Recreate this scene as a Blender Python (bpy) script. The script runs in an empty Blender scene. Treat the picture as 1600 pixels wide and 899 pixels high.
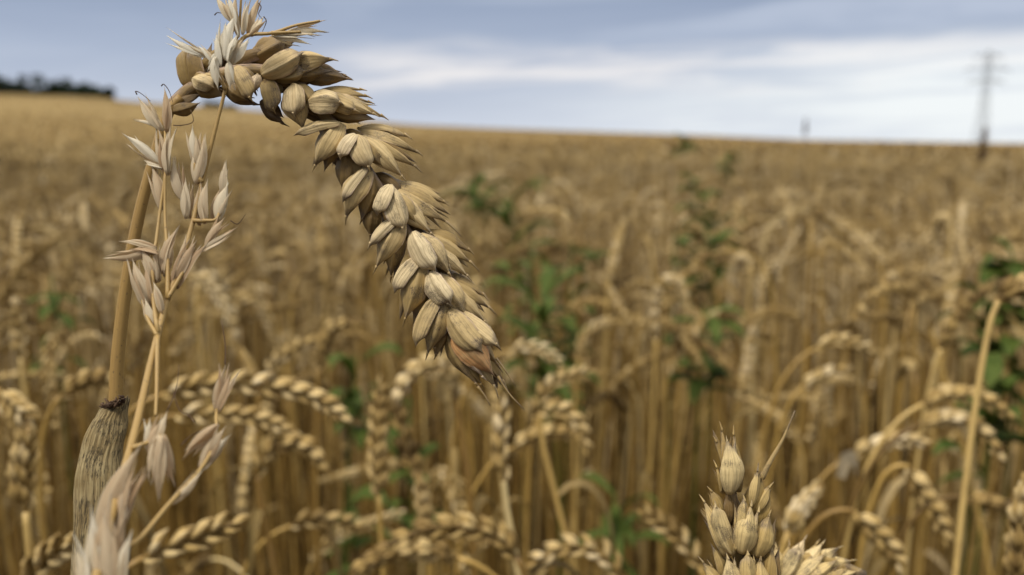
import bpy, math, random
import numpy as np
from mathutils import Vector, noise as mnoise

R = math.radians
random.seed(11)
rng = np.random.default_rng(11)
scene = bpy.context.scene
COL = scene.collection

# ------------------------------------------------------------------ camera
FPX, CX, CY = 1331.0, 800.0, 449.5          # pinhole of the 1600 x 899 photograph
CAMH, PITCH = 0.92, R(10.0)
cam_d = bpy.data.cameras.new('camera')
cam = bpy.data.objects.new('camera', cam_d)
COL.objects.link(cam)
cam.location = (0, 0, CAMH)
cam.rotation_euler = (R(90) - PITCH, 0, 0)
cam_d.sensor_width = 36.0
cam_d.lens = 36.0 * FPX / 1600.0
cam_d.clip_start, cam_d.clip_end = 0.01, 8000
cam_d.dof.use_dof = True
cam_d.dof.focus_distance = 0.163
cam_d.dof.aperture_fstop = 13.0
cam_d.dof.aperture_blades = 0
scene.camera = cam

# ------------------------------------------------------------------ view
scene.view_settings.view_transform = 'Standard'
scene.view_settings.look = 'None'
scene.view_settings.exposure = 0.74
scene.view_settings.gamma = 1.0
scene.view_settings.use_curve_mapping = False
cy = scene.cycles
cy.max_bounces = 6
cy.diffuse_bounces = 2
cy.glossy_bounces = 2
cy.transmission_bounces = 3
cy.transparent_max_bounces = 4
cy.use_denoising = True
cy.caustics_reflective = False
cy.caustics_refractive = False

# ------------------------------------------------------------------ sun + sky
SUN_EL, SUN_AZ = R(56), R(226)               # azimuth clockwise from +Y: behind the camera, to the left
sun_d = bpy.data.lights.new('sun', 'SUN')
sun_d.energy = 1.5
sun_d.angle = R(12)
sun_d.color = (1.0, 0.95, 0.87)
sun = bpy.data.objects.new('sun', sun_d)
COL.objects.link(sun)
sd = Vector((math.sin(SUN_AZ) * math.cos(SUN_EL), math.cos(SUN_AZ) * math.cos(SUN_EL), math.sin(SUN_EL)))
sun.rotation_euler = sd.to_track_quat('Z', 'Y').to_euler()


class NT:
    """tiny node-tree helper"""
    def __init__(s, tree):
        s.t = tree
        s.t.nodes.clear()

    def n(s, typ, **kw):
        nd = s.t.nodes.new(typ)
        for k, v in kw.items():
            setattr(nd, k, v)
        return nd

    def put(s, sock, val):
        if isinstance(val, bpy.types.NodeSocket):
            s.t.links.new(val, sock)
        elif val is not None:
            if hasattr(sock, 'default_value') and sock.type == 'RGBA' and len(val) == 3:
                val = (*val, 1)
            sock.default_value = val

    def math(s, op, a, b=None, c=None, clamp=False):
        nd = s.n('ShaderNodeMath', operation=op, use_clamp=clamp)
        for i, v in enumerate((a, b, c)):
            if v is not None:
                s.put(nd.inputs[i], v)
        return nd.outputs[0]

    def mix(s, f, a, b, mode='MIX'):
        nd = s.n('ShaderNodeMix', data_type='RGBA', blend_type=mode, clamp_factor=True)
        s.put(nd.inputs[0], f)
        s.put(nd.inputs[6], a)
        s.put(nd.inputs[7], b)
        return nd.outputs[2]

    def ramp(s, f, stops, interp='LINEAR'):
        nd = s.n('ShaderNodeValToRGB')
        r = nd.color_ramp
        r.interpolation = interp
        while len(r.elements) < len(stops):
            r.elements.new(0.5)
        for e, (p, c) in zip(r.elements, stops):
            e.position = p
            e.color = (*c, 1) if not isinstance(c, (int, float)) else (c, c, c, 1)
        s.put(nd.inputs[0], f)
        return nd.outputs[0]

    def smooth(s, x, lo, hi, a=0.0, b=1.0):
        nd = s.n('ShaderNodeMapRange', interpolation_type='SMOOTHSTEP')
        for i, v in enumerate((x, lo, hi, a, b)):
            s.put(nd.inputs[i], v)
        return nd.outputs[0]

    def noise(s, vec, scale, detail=3.0, rough=0.55, dist=0.0):
        nd = s.n('ShaderNodeTexNoise')
        s.put(nd.inputs['Vector'], vec)
        nd.inputs['Scale'].default_value = scale
        nd.inputs['Detail'].default_value = detail
        nd.inputs['Roughness'].default_value = rough
        nd.inputs['Distortion'].default_value = dist
        return nd.outputs[0]

    def xyz(s, x, y, z):
        nd = s.n('ShaderNodeCombineXYZ')
        for i, v in enumerate((x, y, z)):
            s.put(nd.inputs[i], v)
        return nd.outputs[0]

    def sep(s, v):
        nd = s.n('ShaderNodeSeparateXYZ')
        s.put(nd.inputs[0], v)
        return nd.outputs


world = bpy.data.worlds.new('World')
scene.world = world
world.use_nodes = True
w = NT(world.node_tree)
tc = w.n('ShaderNodeTexCoord').outputs['Generated']
X, Y, Z = w.sep(tc)
el = w.math('ARCSINE', Z)
az = w.math('ARCTAN2', X, Y)
elt = w.math('SUBTRACT', el, w.math('MULTIPLY', az, 0.03))
streak = w.noise(w.xyz(w.math('MULTIPLY', az, 2.6), w.math('MULTIPLY', elt, 20.0), 3.1), 1.0, 4.0, 0.55, 0.5)
fine = w.noise(w.xyz(w.math('MULTIPLY', az, 5.0), w.math('MULTIPLY', elt, 52.0), 8.7), 1.0, 5.0, 0.6, 0.7)
el2 = w.math('ADD', el, w.math('MULTIPLY', w.math('SUBTRACT', streak, 0.5), 0.07))
el2 = w.math('ADD', el2, w.math('MULTIPLY', w.math('SUBTRACT', fine, 0.5), 0.03))
elr = w.math('DIVIDE', el2, 1.5708)
base = w.ramp(elr, [(0.0, (.38, .415, .485)), (0.03, (.32, .355, .43)), (0.055, (.255, .295, .38)), (0.09, (.195, .235, .32)),
                    (0.13, (.195, .235, .315)), (0.3, (.40, .42, .46)), (0.6, (.90, .88, .84)), (1.0, (1.15, 1.1, 1.02))])
# bright clear band low over the right half of the horizon
azf = w.smooth(az, -0.16, 0.46)
top_of_band = w.math('ADD', 0.080, w.math('MULTIPLY', azf, 0.045))
low = w.smooth(el2, w.math('SUBTRACT', top_of_band, 0.07), top_of_band, 1.0, 0.0)
bandf = w.math('MULTIPLY', w.math('MULTIPLY', azf, low), w.smooth(fine, 0.32, 0.62, 0.5, 1.0))
sky_c = w.mix(bandf, base, (.56, .585, .595))
# warm lit cloud breaks
win = w.math('MULTIPLY', w.smooth(el2, 0.050, 0.078), w.smooth(el2, 0.088, 0.112, 1.0, 0.0))
edge = w.math('MULTIPLY', w.math('MULTIPLY', win, w.smooth(fine, 0.32, 0.66)), w.math('MULTIPLY', w.smooth(az, -0.26, -0.12), w.smooth(az, 0.5, 0.2, 0.55, 1.0)))
sky_c = w.mix(w.math('MULTIPLY', edge, 0.7), sky_c, (.64, .605, .58))
gl = w.math('MULTIPLY', w.smooth(streak, 0.42, 0.66), w.math('MULTIPLY', w.smooth(az, -0.5, 0.5, 0.25, 1.0), w.smooth(el, 0.08, 0.12)))
gl = w.math('MULTIPLY', gl, w.smooth(el, 0.25, 0.4, 1.0, 0.0))
sky_c = w.mix(w.math('MULTIPLY', gl, 0.6), sky_c, (.37, .405, .48))
# unseen low sky behind the camera, darkened to cut fill and raise contrast
back = w.math('MULTIPLY', w.smooth(Y, 0.2, -0.4), w.smooth(el, 0.9, 0.3))
sky_c = w.mix(w.math('MULTIPLY', back, 0.6), sky_c, (.12, .13, .15))
nis = w.n('ShaderNodeTexSky', sky_type='NISHITA', sun_disc=False, sun_elevation=SUN_EL, sun_rotation=SUN_AZ)
bg1 = w.n('ShaderNodeBackground')
w.put(bg1.inputs[0], nis.outputs[0])
bg1.inputs[1].default_value = 0.05
bg2 = w.n('ShaderNodeBackground')
w.put(bg2.inputs[0], sky_c)
bg2.inputs[1].default_value = 1.0
ms = w.n('ShaderNodeMixShader')
ms.inputs[0].default_value = 0.93
w.t.links.new(bg1.outputs[0], ms.inputs[1])
w.t.links.new(bg2.outputs[0], ms.inputs[2])
wo = w.n('ShaderNodeOutputWorld')
w.t.links.new(ms.outputs[0], wo.inputs[0])

# ------------------------------------------------------------------ geometry helpers
RIGHT = np.array([1.0, 0, 0])
FWD = np.array([0, math.cos(PITCH), -math.sin(PITCH)])
UP = np.array([0, math.sin(PITCH), math.cos(PITCH)])
CAM = np.array([0, 0, CAMH])


def P(px, py, d):
    return CAM + d * ((px - CX) / FPX * RIGHT - (py - CY) / FPX * UP + FWD)


def unit(v):
    v = np.asarray(v, float)
    return v / max(1e-12, np.linalg.norm(v))


# horizon of the field as seen over the photograph: (tan azimuth, tan elevation)
_hx = (np.array([-700, 0, 170, 210, 400, 640, 800, 1100, 1240, 1590, 2300]) - CX) / FPX
_hy = (218.5 - np.array([138, 149, 155, 160, 174, 196, 203, 212.5, 219, 224.5, 232])) / FPX


def smoothstep(x, a, b):
    t = np.clip((x - a) / (b - a), 0, 1)
    return t * t * (3 - 2 * t)


CREST = 130.0


def ground(x, y):
    x = np.asarray(x, float)
    y = np.asarray(y, float)
    yy = np.maximum(y, 0.5)
    E = np.interp(x / yy, _hx, _hy) / np.sqrt(1 + np.clip(x / yy, -2, 2) ** 2)
    r = np.hypot(x, y)
    s = smoothstep(r, 6, 45) * (y > 0)
    rr = np.minimum(r, CREST)
    z = E * rr * s
    return z - 0.035 * np.maximum(0, r - CREST)


class MB:
    def __init__(s):
        s.V, s.F, s.A, s.n = [], [], [], 0

    def add(s, V, F, A):
        s.V.append(np.asarray(V, float))
        s.F.append(np.asarray(F, int) + s.n)
        s.A.append(np.asarray(A, float))
        s.n += len(V)
        return s

    def arrays(s):
        return np.concatenate(s.V), np.concatenate(s.F), np.concatenate(s.A)

    def mesh(s, name, mat, origin=None):
        V, F, A = s.arrays()
        return mesh_from(name, V if origin is None else V - np.asarray(origin), F, A, mat)


def mesh_from(name, V, F, A, mat, smooth=True):
    me = bpy.data.meshes.new(name)
    nv, nf = len(V), len(F)
    me.vertices.add(nv)
    me.vertices.foreach_set('co', np.ascontiguousarray(V, dtype=np.float32).ravel())
    k = F.shape[1]
    me.loops.add(nf * k)
    me.loops.foreach_set('vertex_index', np.ascontiguousarray(F, dtype=np.int32).ravel())
    me.polygons.add(nf)
    me.polygons.foreach_set('loop_start', np.arange(0, nf * k, k, dtype=np.int32))
    me.polygons.foreach_set('use_smooth', np.full(nf, smooth, dtype=bool))
    me.update(calc_edges=True)
    at = me.attributes.new('uvw', 'FLOAT_VECTOR', 'POINT')
    at.data.foreach_set('vector', np.ascontiguousarray(A, dtype=np.float32).ravel())
    me.materials.append(mat)
    return me


def obj(name, me, parent=None, loc=None):
    o = bpy.data.objects.new(name, me)
    COL.objects.link(o)
    if parent is not None:
        o.parent = parent
    if loc is not None:
        o.location = loc
    return o


def tag(o, label=None, cat=None, group=None, kind=None):
    for k, v in (('label', label), ('category', cat), ('group', group), ('kind', kind)):
        if v:
            o[k] = v
    return o


def empty(name, loc):
    o = bpy.data.objects.new(name, None)
    o.empty_display_size = 0.02
    COL.objects.link(o)
    o.location = loc
    return o


def catmull(pts, n):
    pts = [np.asarray(p, float) for p in pts]
    if len(pts) == 2:
        return np.array([pts[0] * (1 - t) + pts[1] * t for t in np.linspace(0, 1, n)])
    ext = [2 * pts[0] - pts[1]] + pts + [2 * pts[-1] - pts[-2]]
    out = []
    m = len(pts) - 1
    for t in np.linspace(0, m, n):
        i = min(int(t), m - 1)
        f = t - i
        p0, p1, p2, p3 = ext[i:i + 4]
        out.append(.5 * (2 * p1 + (p2 - p0) * f + (2 * p0 - 5 * p1 + 4 * p2 - p3) * f * f + (3 * p1 - p0 - 3 * p2 + p3) * f ** 3))
    return np.array(out)


def bez(p0, p1, p2, p3, n):
    t = np.linspace(0, 1, n)[:, None]
    return (1 - t) ** 3 * p0 + 3 * (1 - t) ** 2 * t * p1 + 3 * (1 - t) * t * t * p2 + t ** 3 * p3


def grid_faces(nu, nv, wrap=False):
    F = []
    for i in range(nu - 1):
        for j in range(nv if wrap else nv - 1):
            k = (j + 1) % nv
            F.append((i * nv + j, i * nv + k, (i + 1) * nv + k, (i + 1) * nv + j))
    return np.array(F)


def frames(path, ref=None):
    n = len(path)
    T = np.gradient(path, axis=0)
    T /= np.linalg.norm(T, axis=1)[:, None] + 1e-12
    r = np.asarray(ref if ref is not None else ((0, 0, 1.0) if abs(T[0][2]) < .8 else (1.0, 0, 0)), float)
    N = []
    for i in range(n):
        r = r - T[i] * (r @ T[i])
        r = unit(r)
        N.append(r)
    N = np.array(N)
    return T, N, np.cross(T, N)


def tube(mb, path, rad, sides=8, rnd=0.5, cap=True):
    path = np.asarray(path, float)
    rad = np.broadcast_to(np.asarray(rad, float), (len(path),)).copy()
    if cap:
        path = np.vstack([path[:1], path, path[-1:]])
        rad = np.concatenate([[rad[0] * .02], rad, [rad[-1] * .02]])
        path[0] -= 1e-6 * unit(path[2] - path[1])
        path[-1] += 1e-6 * unit(path[-2] - path[-3])
    T, N, B = frames(path)
    a = np.linspace(0, 2 * math.pi, sides, endpoint=False)
    V = path[:, None, :] + rad[:, None, None] * (np.cos(a)[None, :, None] * N[:, None, :] + np.sin(a)[None, :, None] * B[:, None, :])
    L = np.concatenate([[0], np.cumsum(np.linalg.norm(np.diff(path, axis=0), axis=1))])
    A = np.zeros((len(path), sides, 3))
    A[..., 0] = L[:, None] / max(L[-1], 1e-9)
    A[..., 1] = np.abs(a / math.pi - 1)[None, :]
    A[..., 2] = rnd
    mb.add(V.reshape(-1, 3), grid_faces(len(path), sides, True), A.reshape(-1, 3))


PROF = {
    'g': ([0, .08, .22, .42, .62, .76, .84, .89, .93, .965, 1], [.34, .62, .88, 1, .98, .90, .80, .62, .34, .12, .03]),
    'l': ([0, .1, .25, .42, .6, .76, .88, .95, 1], [.36, .68, .93, 1, .86, .58, .3, .13, .03]),
    'o': ([0, .08, .22, .4, .6, .78, .9, 1], [.25, .62, .94, 1, .8, .46, .2, .02]),
}


def shell(mb, B, T, wid, N, kind='l', tint=.5, res=(14, 9), depth=.42, arc=90, bow=.05, sh=.2, thick=.00016, keel=.07, wob=.05, seed=None, awn=0., awn_dir=None):
    """a boat-shaped bract from base B to tip T, keel side N, closed with a real thickness"""
    B = np.asarray(B, float)
    T = np.asarray(T, float)
    L = np.linalg.norm(T - B)
    e = (T - B) / L
    n = np.asarray(N, float)
    n = unit(n - e * (n @ e))
    s = np.cross(e, n)
    nu, nv = res
    u = np.linspace(0, 1, nu) ** .9
    v = np.linspace(-1, 1, nv)
    U, Vv = np.meshgrid(u, v, indexing='ij')
    px, py = PROF[kind]
    pr = np.interp(U, px, py)
    am = R(arc)
    th = Vv * am
    sd_ = random.random() * 100 if seed is None else seed
    lo1, lo2 = math.sin(sd_ * 7.1), math.sin(sd_ * 3.3 + 1)
    wav = 1 + wob * (np.sin(U * 9 + Vv * 3 + sd_) * .6 + np.sin(U * 4 - Vv * 5 + sd_ * 2) * .7)
    a = wid * .5 * pr / (math.sin(min(am, math.pi / 2))) * wav
    b = wid * depth * pr * wav
    v0 = .32 * math.sin(sd_ * 5.7) if kind == 'g' else .12 * math.sin(sd_ * 5.7)
    Vk = (Vv - v0) / (1 - v0 * np.sign(Vv - v0))
    along = L * U * (1 - sh * np.abs(Vk) ** 1.3 * U ** 2)
    kd = keel * wid * np.exp(-((Vv - v0) / .12) ** 2) * pr
    bowv = bow * L * (np.sin(U * math.pi) - .9 * U ** 3 * .3)
    lat = L * .05 * lo1 * np.sin(U * math.pi) + L * .03 * lo2 * U * U
    cosm = math.cos(am)
    roof = {'g': .8, 'l': .6}.get(kind, .3)
    nerve = .009 * wid * np.sin(Vv * 19 + sd_) * pr
    flare = .10 * wid * np.clip(np.abs(Vv) - .72, 0, 1) / .28 * np.sin(np.clip(U * 1.1, 0, 1) * math.pi)

    def surf(off):
        aa = np.maximum(a - off, 1e-6)
        bb = np.maximum(b - off, 1e-6)
        return (B + e * along[..., None] + s * (aa * np.sin(th) + lat)[..., None]
                + n * (bb * ((1 - roof) * (np.cos(th) - max(cosm, -.2)) + roof * (1 - np.abs(Vk) ** 1.2)) * 1.0 + kd + bowv + nerve + flare)[..., None])
    So, Si = surf(0), surf(thick * np.minimum(1, pr * 2 + .1))
    A = np.stack([U, Vv, np.full_like(U, tint)], -1).reshape(-1, 3)
    Fo = grid_faces(nu, nv)
    m = nu * nv
    Fi = Fo[:, ::-1] + m
    rim = list(range(nv)) + [i * nv + nv - 1 for i in range(1, nu)] + [m - 1 - j for j in range(1, nv)] + [i * nv for i in range(nu - 2, 0, -1)]
    Fr = [(rim[i], rim[i] + m, rim[(i + 1) % len(rim)] + m, rim[(i + 1) % len(rim)]) for i in range(len(rim))]
    mb.add(np.concatenate([So.reshape(-1, 3), Si.reshape(-1, 3)]), np.concatenate([Fo, Fi, np.array(Fr)]), np.concatenate([A, A]))
    if awn > 0:
        tip = So[-1, nv // 2]
        d0 = unit(So[-1, nv // 2] - So[-4, nv // 2]) if awn_dir is None else unit(awn_dir)
        side = s * random.uniform(-.15, .15) + n * random.uniform(-.1, .1)
        t = np.linspace(0, 1, 6)[:, None]
        pth = tip - d0 * .0012 + d0 * (awn + .0012) * t + side * awn * t * t
        tube(mb, pth, np.linspace(.00028, .00006, 6), 5, tint)


def simple_shell(mb, B, T, wid, N, tint, res=(6, 5), depth=.6, kind='l'):
    e = unit(T - B)
    L = np.linalg.norm(T - B)
    n = unit(N - e * (N @ e))
    s = np.cross(e, n)
    u = np.linspace(0, 1, res[0])
    v = np.linspace(-1, 1, res[1])
    U, Vv = np.meshgrid(u, v, indexing='ij')
    pr = np.interp(U, *PROF[kind])
    th = Vv * R(105)
    S = (B + e * (L * U * (1 - .1 * np.abs(Vv) * U))[..., None] + s * (wid * .5 * pr * np.sin(th))[..., None]
         + n * (wid * depth * pr * (np.cos(th) + .15) + .05 * L * np.sin(U * math.pi))[..., None])
    A = np.stack([U, Vv, np.full_like(U, tint)], -1)
    mb.add(S.reshape(-1, 3), grid_faces(*res), A.reshape(-1, 3))


def lozenge(mb, B, T, wid, N, tint, sides=4):
    e = unit(T - B)
    n = unit(N - e * (N @ e))
    s = np.cross(e, n)
    V, A = [], []
    for f, r in ((0, .25), (.35, 1), (.7, .7), (1, .03)):
        for k in range(sides):
            a = 2 * math.pi * (k + .5) / sides
            V.append(B + (T - B) * f + wid * .5 * r * (math.cos(a) * s + math.sin(a) * n))
            A.append((f, math.cos(a), tint))
    mb.add(V, grid_faces(4, sides, True), A)


def ear(mb, path, nodes=19, size=1.0, rank=None, lod=0, tint=(.35, .75), spread=30, taper=.35, awn=0):
    """a wheat ear along path: two rows of spikelets set alternately on a zigzag axis"""
    path = np.asarray(path, float)
    if lod == 3:
        tube(mb, path[[0, 2, 4, 6, -1]], [.003, .0085, .009, .0075, .002], 4, random.uniform(.1, .5), cap=False)
        return
    pts = catmull(path, nodes + 1)
    T, S, N = frames(pts, rank)
    for i in range(nodes + 1):
        last = i == nodes
        f = i / nodes
        sc = .76 * size * (1 - taper * max(0, (f - .55) / .45)) * (.75 if i == 0 else 1)
        sg = 1 if i % 2 else -1
        t, s, n = T[i], S[i] * sg, N[i]
        if last:
            s_ax, base_ = t, pts[i]
            ax = t
        else:
            a = R(spread * .78 + random.uniform(-8, 8))
            ax = unit(t * math.cos(a) + s * math.sin(a))
            base_ = pts[i] + s * .0008 * sc
        out = unit(s - ax * (s @ ax)) if not last else s
        ti = random.uniform(*tint)
        if lod == 0:
            for q in (1, -1):
                d = unit(ax * math.cos(R(17)) + n * q * math.sin(R(17)))
                simple_shell(mb, base_ + n * q * .0012 * sc, base_ + n * q * .0012 * sc + d * .0108 * sc, .0040 * sc, n * q * .8 + out * .5, ti + random.uniform(-.12, .12), kind='g')
                d = unit(ax * math.cos(R(9)) + n * q * math.sin(R(9)))
                simple_shell(mb, base_ + ax * .002 * sc + n * q * .0006 * sc, base_ + d * .0148 * sc, .0036 * sc, n * q * .6 + out * .8, ti + random.uniform(-.2, .1))
            simple_shell(mb, base_ + ax * .002 * sc, base_ + ax * .0142 * sc + out * .001, .0038 * sc, out, ti + random.uniform(-.15, .15))
        elif lod == 1:
            for q in (1, -1):
                d = unit(ax * math.cos(R(13)) + n * q * math.sin(R(13)))
                lozenge(mb, base_ + n * q * .001 * sc, base_ + d * .0115 * sc, .0052 * sc, n, ti + random.uniform(-.15, .15))
        else:
            lozenge(mb, base_, base_ + ax * .0125 * sc, .0085 * sc, n, ti, 3)
    if lod < 2:
        tube(mb, pts, .0011 * size, 5, .4)


def ribbon(mb, path, wid, ref, tint=.5, fold=.25, twist=0.0, nv=3):
    """a leaf blade: a folded, tapering strip"""
    path = np.asarray(path, float)
    T, N, B = frames(path, ref)
    n = len(path)
    wd = np.broadcast_to(np.asarray(wid, float), (n,))
    tw = np.linspace(0, twist, n)
    v = np.linspace(-1, 1, nv)
    V, A = [], []
    for i in range(n):
        sdir = B[i] * math.cos(tw[i]) + N[i] * math.sin(tw[i])
        up_ = N[i] * math.cos(tw[i]) - B[i] * math.sin(tw[i])
        for q in v:
            V.append(path[i] + sdir * wd[i] * .5 * q + up_ * fold * wd[i] * (abs(q) - .5))
            A.append((i / (n - 1), q, tint))
    mb.add(V, grid_faces(n, nv), A)


# ------------------------------------------------------------------ materials
def new_mat(name):
    m = bpy.data.materials.new(name)
    m.use_nodes = True
    return m, NT(m.node_tree)


def finish(k, color, rough=.6, spec=.3, transl=0.0, bump=None, bstr=.3, bdist=.0003, tcol=None):
    out = k.n('ShaderNodeOutputMaterial')
    b = k.n('ShaderNodeBsdfPrincipled')
    k.put(b.inputs['Base Color'], color)
    k.put(b.inputs['Roughness'], rough)
    b.inputs['Specular IOR Level'].default_value = spec
    if bump is not None:
        bn = k.n('ShaderNodeBump')
        bn.inputs['Strength'].default_value = bstr
        bn.inputs['Distance'].default_value = bdist
        k.put(bn.inputs['Height'], bump)
        k.t.links.new(bn.outputs[0], b.inputs['Normal'])
    sh_ = b.outputs[0]
    if transl > 0:
        tr = k.n('ShaderNodeBsdfTranslucent')
        k.put(tr.inputs[0], tcol if tcol is not None else color)
        mx = k.n('ShaderNodeMixShader')
        mx.inputs[0].default_value = transl
        k.t.links.new(sh_, mx.inputs[1])
        k.t.links.new(tr.outputs[0], mx.inputs[2])
        sh_ = mx.outputs[0]
    k.t.links.new(sh_, out.inputs[0])


def uvw(k):
    return k.sep(k.n('ShaderNodeAttribute', attribute_name='uvw').outputs['Vector'])


def glume_mat(name, stops, speck=.675, specks=1.0, transl=.08, pink=(.66, .48, .38), orange=True, vein=30.0, rough=.52):
    m, k = new_mat(name)
    u, v, t = uvw(k)
    pos = k.n('ShaderNodeTexCoord').outputs['Object']
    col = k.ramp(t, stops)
    lowf = k.noise(pos, 160, 3)
    col = k.mix(k.smooth(lowf, .35, .7, 0, .45), col, k.mix(.5, col, (.40, .27, .12)))
    if orange:
        col = k.mix(k.math('GREATER_THAN', t, 1.05), col, k.mix(k.smooth(lowf, .3, .65), (.78, .33, .10), (.76, .48, .22)))
    # longitudinal nerves
    wob = k.noise(k.xyz(k.math('MULTIPLY', u, 2.0), k.math('MULTIPLY', v, 1.5), k.math('MULTIPLY', t, 40.0)), 1.5, 2)
    ph = k.math('ADD', k.math('MULTIPLY', v, vein), k.math('MULTIPLY', wob, 7.0))
    vn = k.math('MULTIPLY_ADD', k.math('SINE', ph), .5, .5)
    fib = k.noise(k.xyz(k.math('MULTIPLY', u, 3.0), k.math('MULTIPLY', v, 26.0), k.math('MULTIPLY', t, 30.0)), 1.0, 3)
    col = k.mix(k.math('MULTIPLY', k.math('POWER', vn, 5.0), .38), col, (.30, .20, .085))
    col = k.mix(k.smooth(fib, .48, .75, 0, .5), col, (.34, .23, .11))
    # weathered margins and tips
    brk = k.noise(pos, 420, 3)
    ed = k.smooth(k.math('ADD', k.math('ABSOLUTE', v), k.math('MULTIPLY', k.math('SUBTRACT', brk, .5), .6)), .62, 1.0)
    col = k.mix(k.math('MULTIPLY', ed, .65), col, pink)
    rimd = k.smooth(k.math('ADD', k.math('ABSOLUTE', v), k.math('MULTIPLY', k.math('SUBTRACT', brk, .5), .40)), .88, 1.0, 0, .8)
    col = k.mix(rimd, col, (.11, .07, .042))
    tip = k.smooth(k.math('ADD', u, k.math('MULTIPLY', k.math('SUBTRACT', brk, .5), .7)), .66, 1.05)
    col = k.mix(k.math('MULTIPLY', tip, .7), col, (.26, .19, .13))
    # sooty mould: fine dots and short streaks along the nerves, in patches
    patch = k.noise(pos, 230, 3, .6)
    sp = k.noise(k.xyz(k.math('MULTIPLY', u, 60.0), k.math('MULTIPLY', v, 44.0), k.math('MULTIPLY', t, 60.0)), 1.0, 3, .6)
    pm = k.smooth(k.math('ADD', patch, k.math('MULTIPLY', k.math('ADD', tip, ed), .10)), .46, .64)
    thr = k.math('SUBTRACT', speck, k.math('MULTIPLY', pm, .17))
    sk = k.smooth(sp, thr, k.math('ADD', thr, .10), 0, .85 * specks)
    stk = k.noise(k.xyz(k.math('MULTIPLY', u, 7.0), k.math('MULTIPLY', v, 30.0), k.math('MULTIPLY', t, 51.0)), 1.0, 4, .65)
    stkf = k.math('MULTIPLY', k.smooth(stk, .47, .62, 0, .8 * specks), pm)
    col = k.mix(stkf, col, (.13, .095, .065))
    smudge = k.smooth(k.math('ADD', patch, k.math('MULTIPLY', tip, .12)), .58, .8, 0, .45 * specks)
    col = k.mix(smudge, col, (.17, .13, .10))
    col = k.mix(sk, col, (.05, .038, .03))
    crk = k.noise(pos, 700, 4, .6)
    hgt = k.math('ADD', k.math('ADD', k.math('MULTIPLY', vn, .2), k.math('MULTIPLY', fib, .8)), k.math('MULTIPLY', crk, .6))
    finish(k, col, rough, .3, transl, hgt, .5, .00025)
    return m


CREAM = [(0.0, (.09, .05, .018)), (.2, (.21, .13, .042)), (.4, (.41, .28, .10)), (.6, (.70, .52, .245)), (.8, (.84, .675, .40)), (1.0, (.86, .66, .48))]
M_hero = glume_mat('ripe_wheat_glume', CREAM)
M_spot = glume_mat('mouldy_wheat_glume', [(a, tuple(c * q for c, q in zip(b, (1.04, 1.02, .88)))) for a, b in CREAM], speck=.66, specks=.95, pink=(.38, .28, .17), orange=False)
def oat_mat():
    m, k = new_mat('papery_grass_glume')
    u, v, t = uvw(k)
    base_ = k.ramp(t, [(0, (.42, .27, .14)), (.35, (.64, .46, .27)), (.6, (.80, .65, .43)), (.85, (.90, .79, .58)), (1, (.95, .89, .74))])
    pos = k.n('ShaderNodeTexCoord').outputs['Object']
    fib = k.noise(k.xyz(k.math('MULTIPLY', u, 2.5), k.math('MULTIPLY', v, 11.0), k.math('MULTIPLY', t, 43.0)), 1.0, 4, .6)
    pinkf = k.math('MULTIPLY', k.smooth(fib, .45, .68), k.smooth(t, .5, .95, .7, .1))
    col = k.mix(pinkf, base_, (.60, .40, .22))
    col = k.mix(k.smooth(k.math('ABSOLUTE', v), .55, .95, 0, .55), col, (.86, .76, .56))
    col = k.mix(k.smooth(u, .78, 1.0, 0, .5), col, (.84, .77, .62))
    sp = k.noise(pos, 900, 2)
    col = k.mix(k.smooth(sp, .70, .76, 0, .5), col, (.25, .15, .09))
    finish(k, col, .5, .3, .45, fib, .4, .0002)
    return m


M_oat = oat_mat()


def field_mat(name, stops, use_obj=True, transl=.08, rough=.65, bright=1.0):
    m, k = new_mat(name)
    u, v, t = uvw(k)
    f = t
    if use_obj:
        rnd = k.n('ShaderNodeObjectInfo').outputs['Random']
        f = k.math('ADD', t, k.math('MULTIPLY_ADD', rnd, .36, -.18))
    col = k.ramp(f, stops)
    pos = k.n('ShaderNodeTexCoord').outputs['Object']
    nz = k.noise(pos, 260, 3)
    col = k.mix(k.smooth(nz, .5, .75, 0, .4), col, (.20, .13, .06))
    tip = k.smooth(u, .75, 1.0, 0, .3)
    col = k.mix(tip, col, (.25, .17, .09))
    finish(k, col, rough, .25, transl)
    return m


FIELD = [(0.0, (.05, .030, .009)), (.25, (.20, .122, .036)), (.5, (.45, .30, .10)), (.75, (.66, .485, .22)), (1.0, (.80, .645, .39))]
M_ear = field_mat('field_wheat_ear', FIELD)
M_stuff = field_mat('crop_straw', FIELD, False)


def straw_mat(name, stops, use_obj=True, speck=.0, fscale=28.0):
    m, k = new_mat(name)
    u, v, t = uvw(k)
    f = t
    if use_obj:
        rnd = k.n('ShaderNodeObjectInfo').outputs['Random']
        f = k.math('ADD', t, k.math('MULTIPLY_ADD', rnd, .6, -.3))
    col = k.ramp(f, stops)
    fib = k.noise(k.xyz(k.math('MULTIPLY', u, 6.0), k.math('MULTIPLY', v, fscale), t), 1.0, 3, .6)
    col = k.mix(k.smooth(fib, .45, .75, 0, .5), col, (.22, .13, .045))
    pos = k.n('ShaderNodeTexCoord').outputs['Object']
    blot = k.noise(pos, 90, 3)
    col = k.mix(k.smooth(blot, .5, .75, 0, .4), col, (.26, .15, .05))
    if speck:
        sp = k.noise(pos, 1500, 2)
        col = k.mix(k.smooth(sp, speck, speck + .05, 0, .6), col, (.10, .065, .03))
    finish(k, col, .45, .4, 0.0, fib, .25, .0002)
    return m


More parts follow.
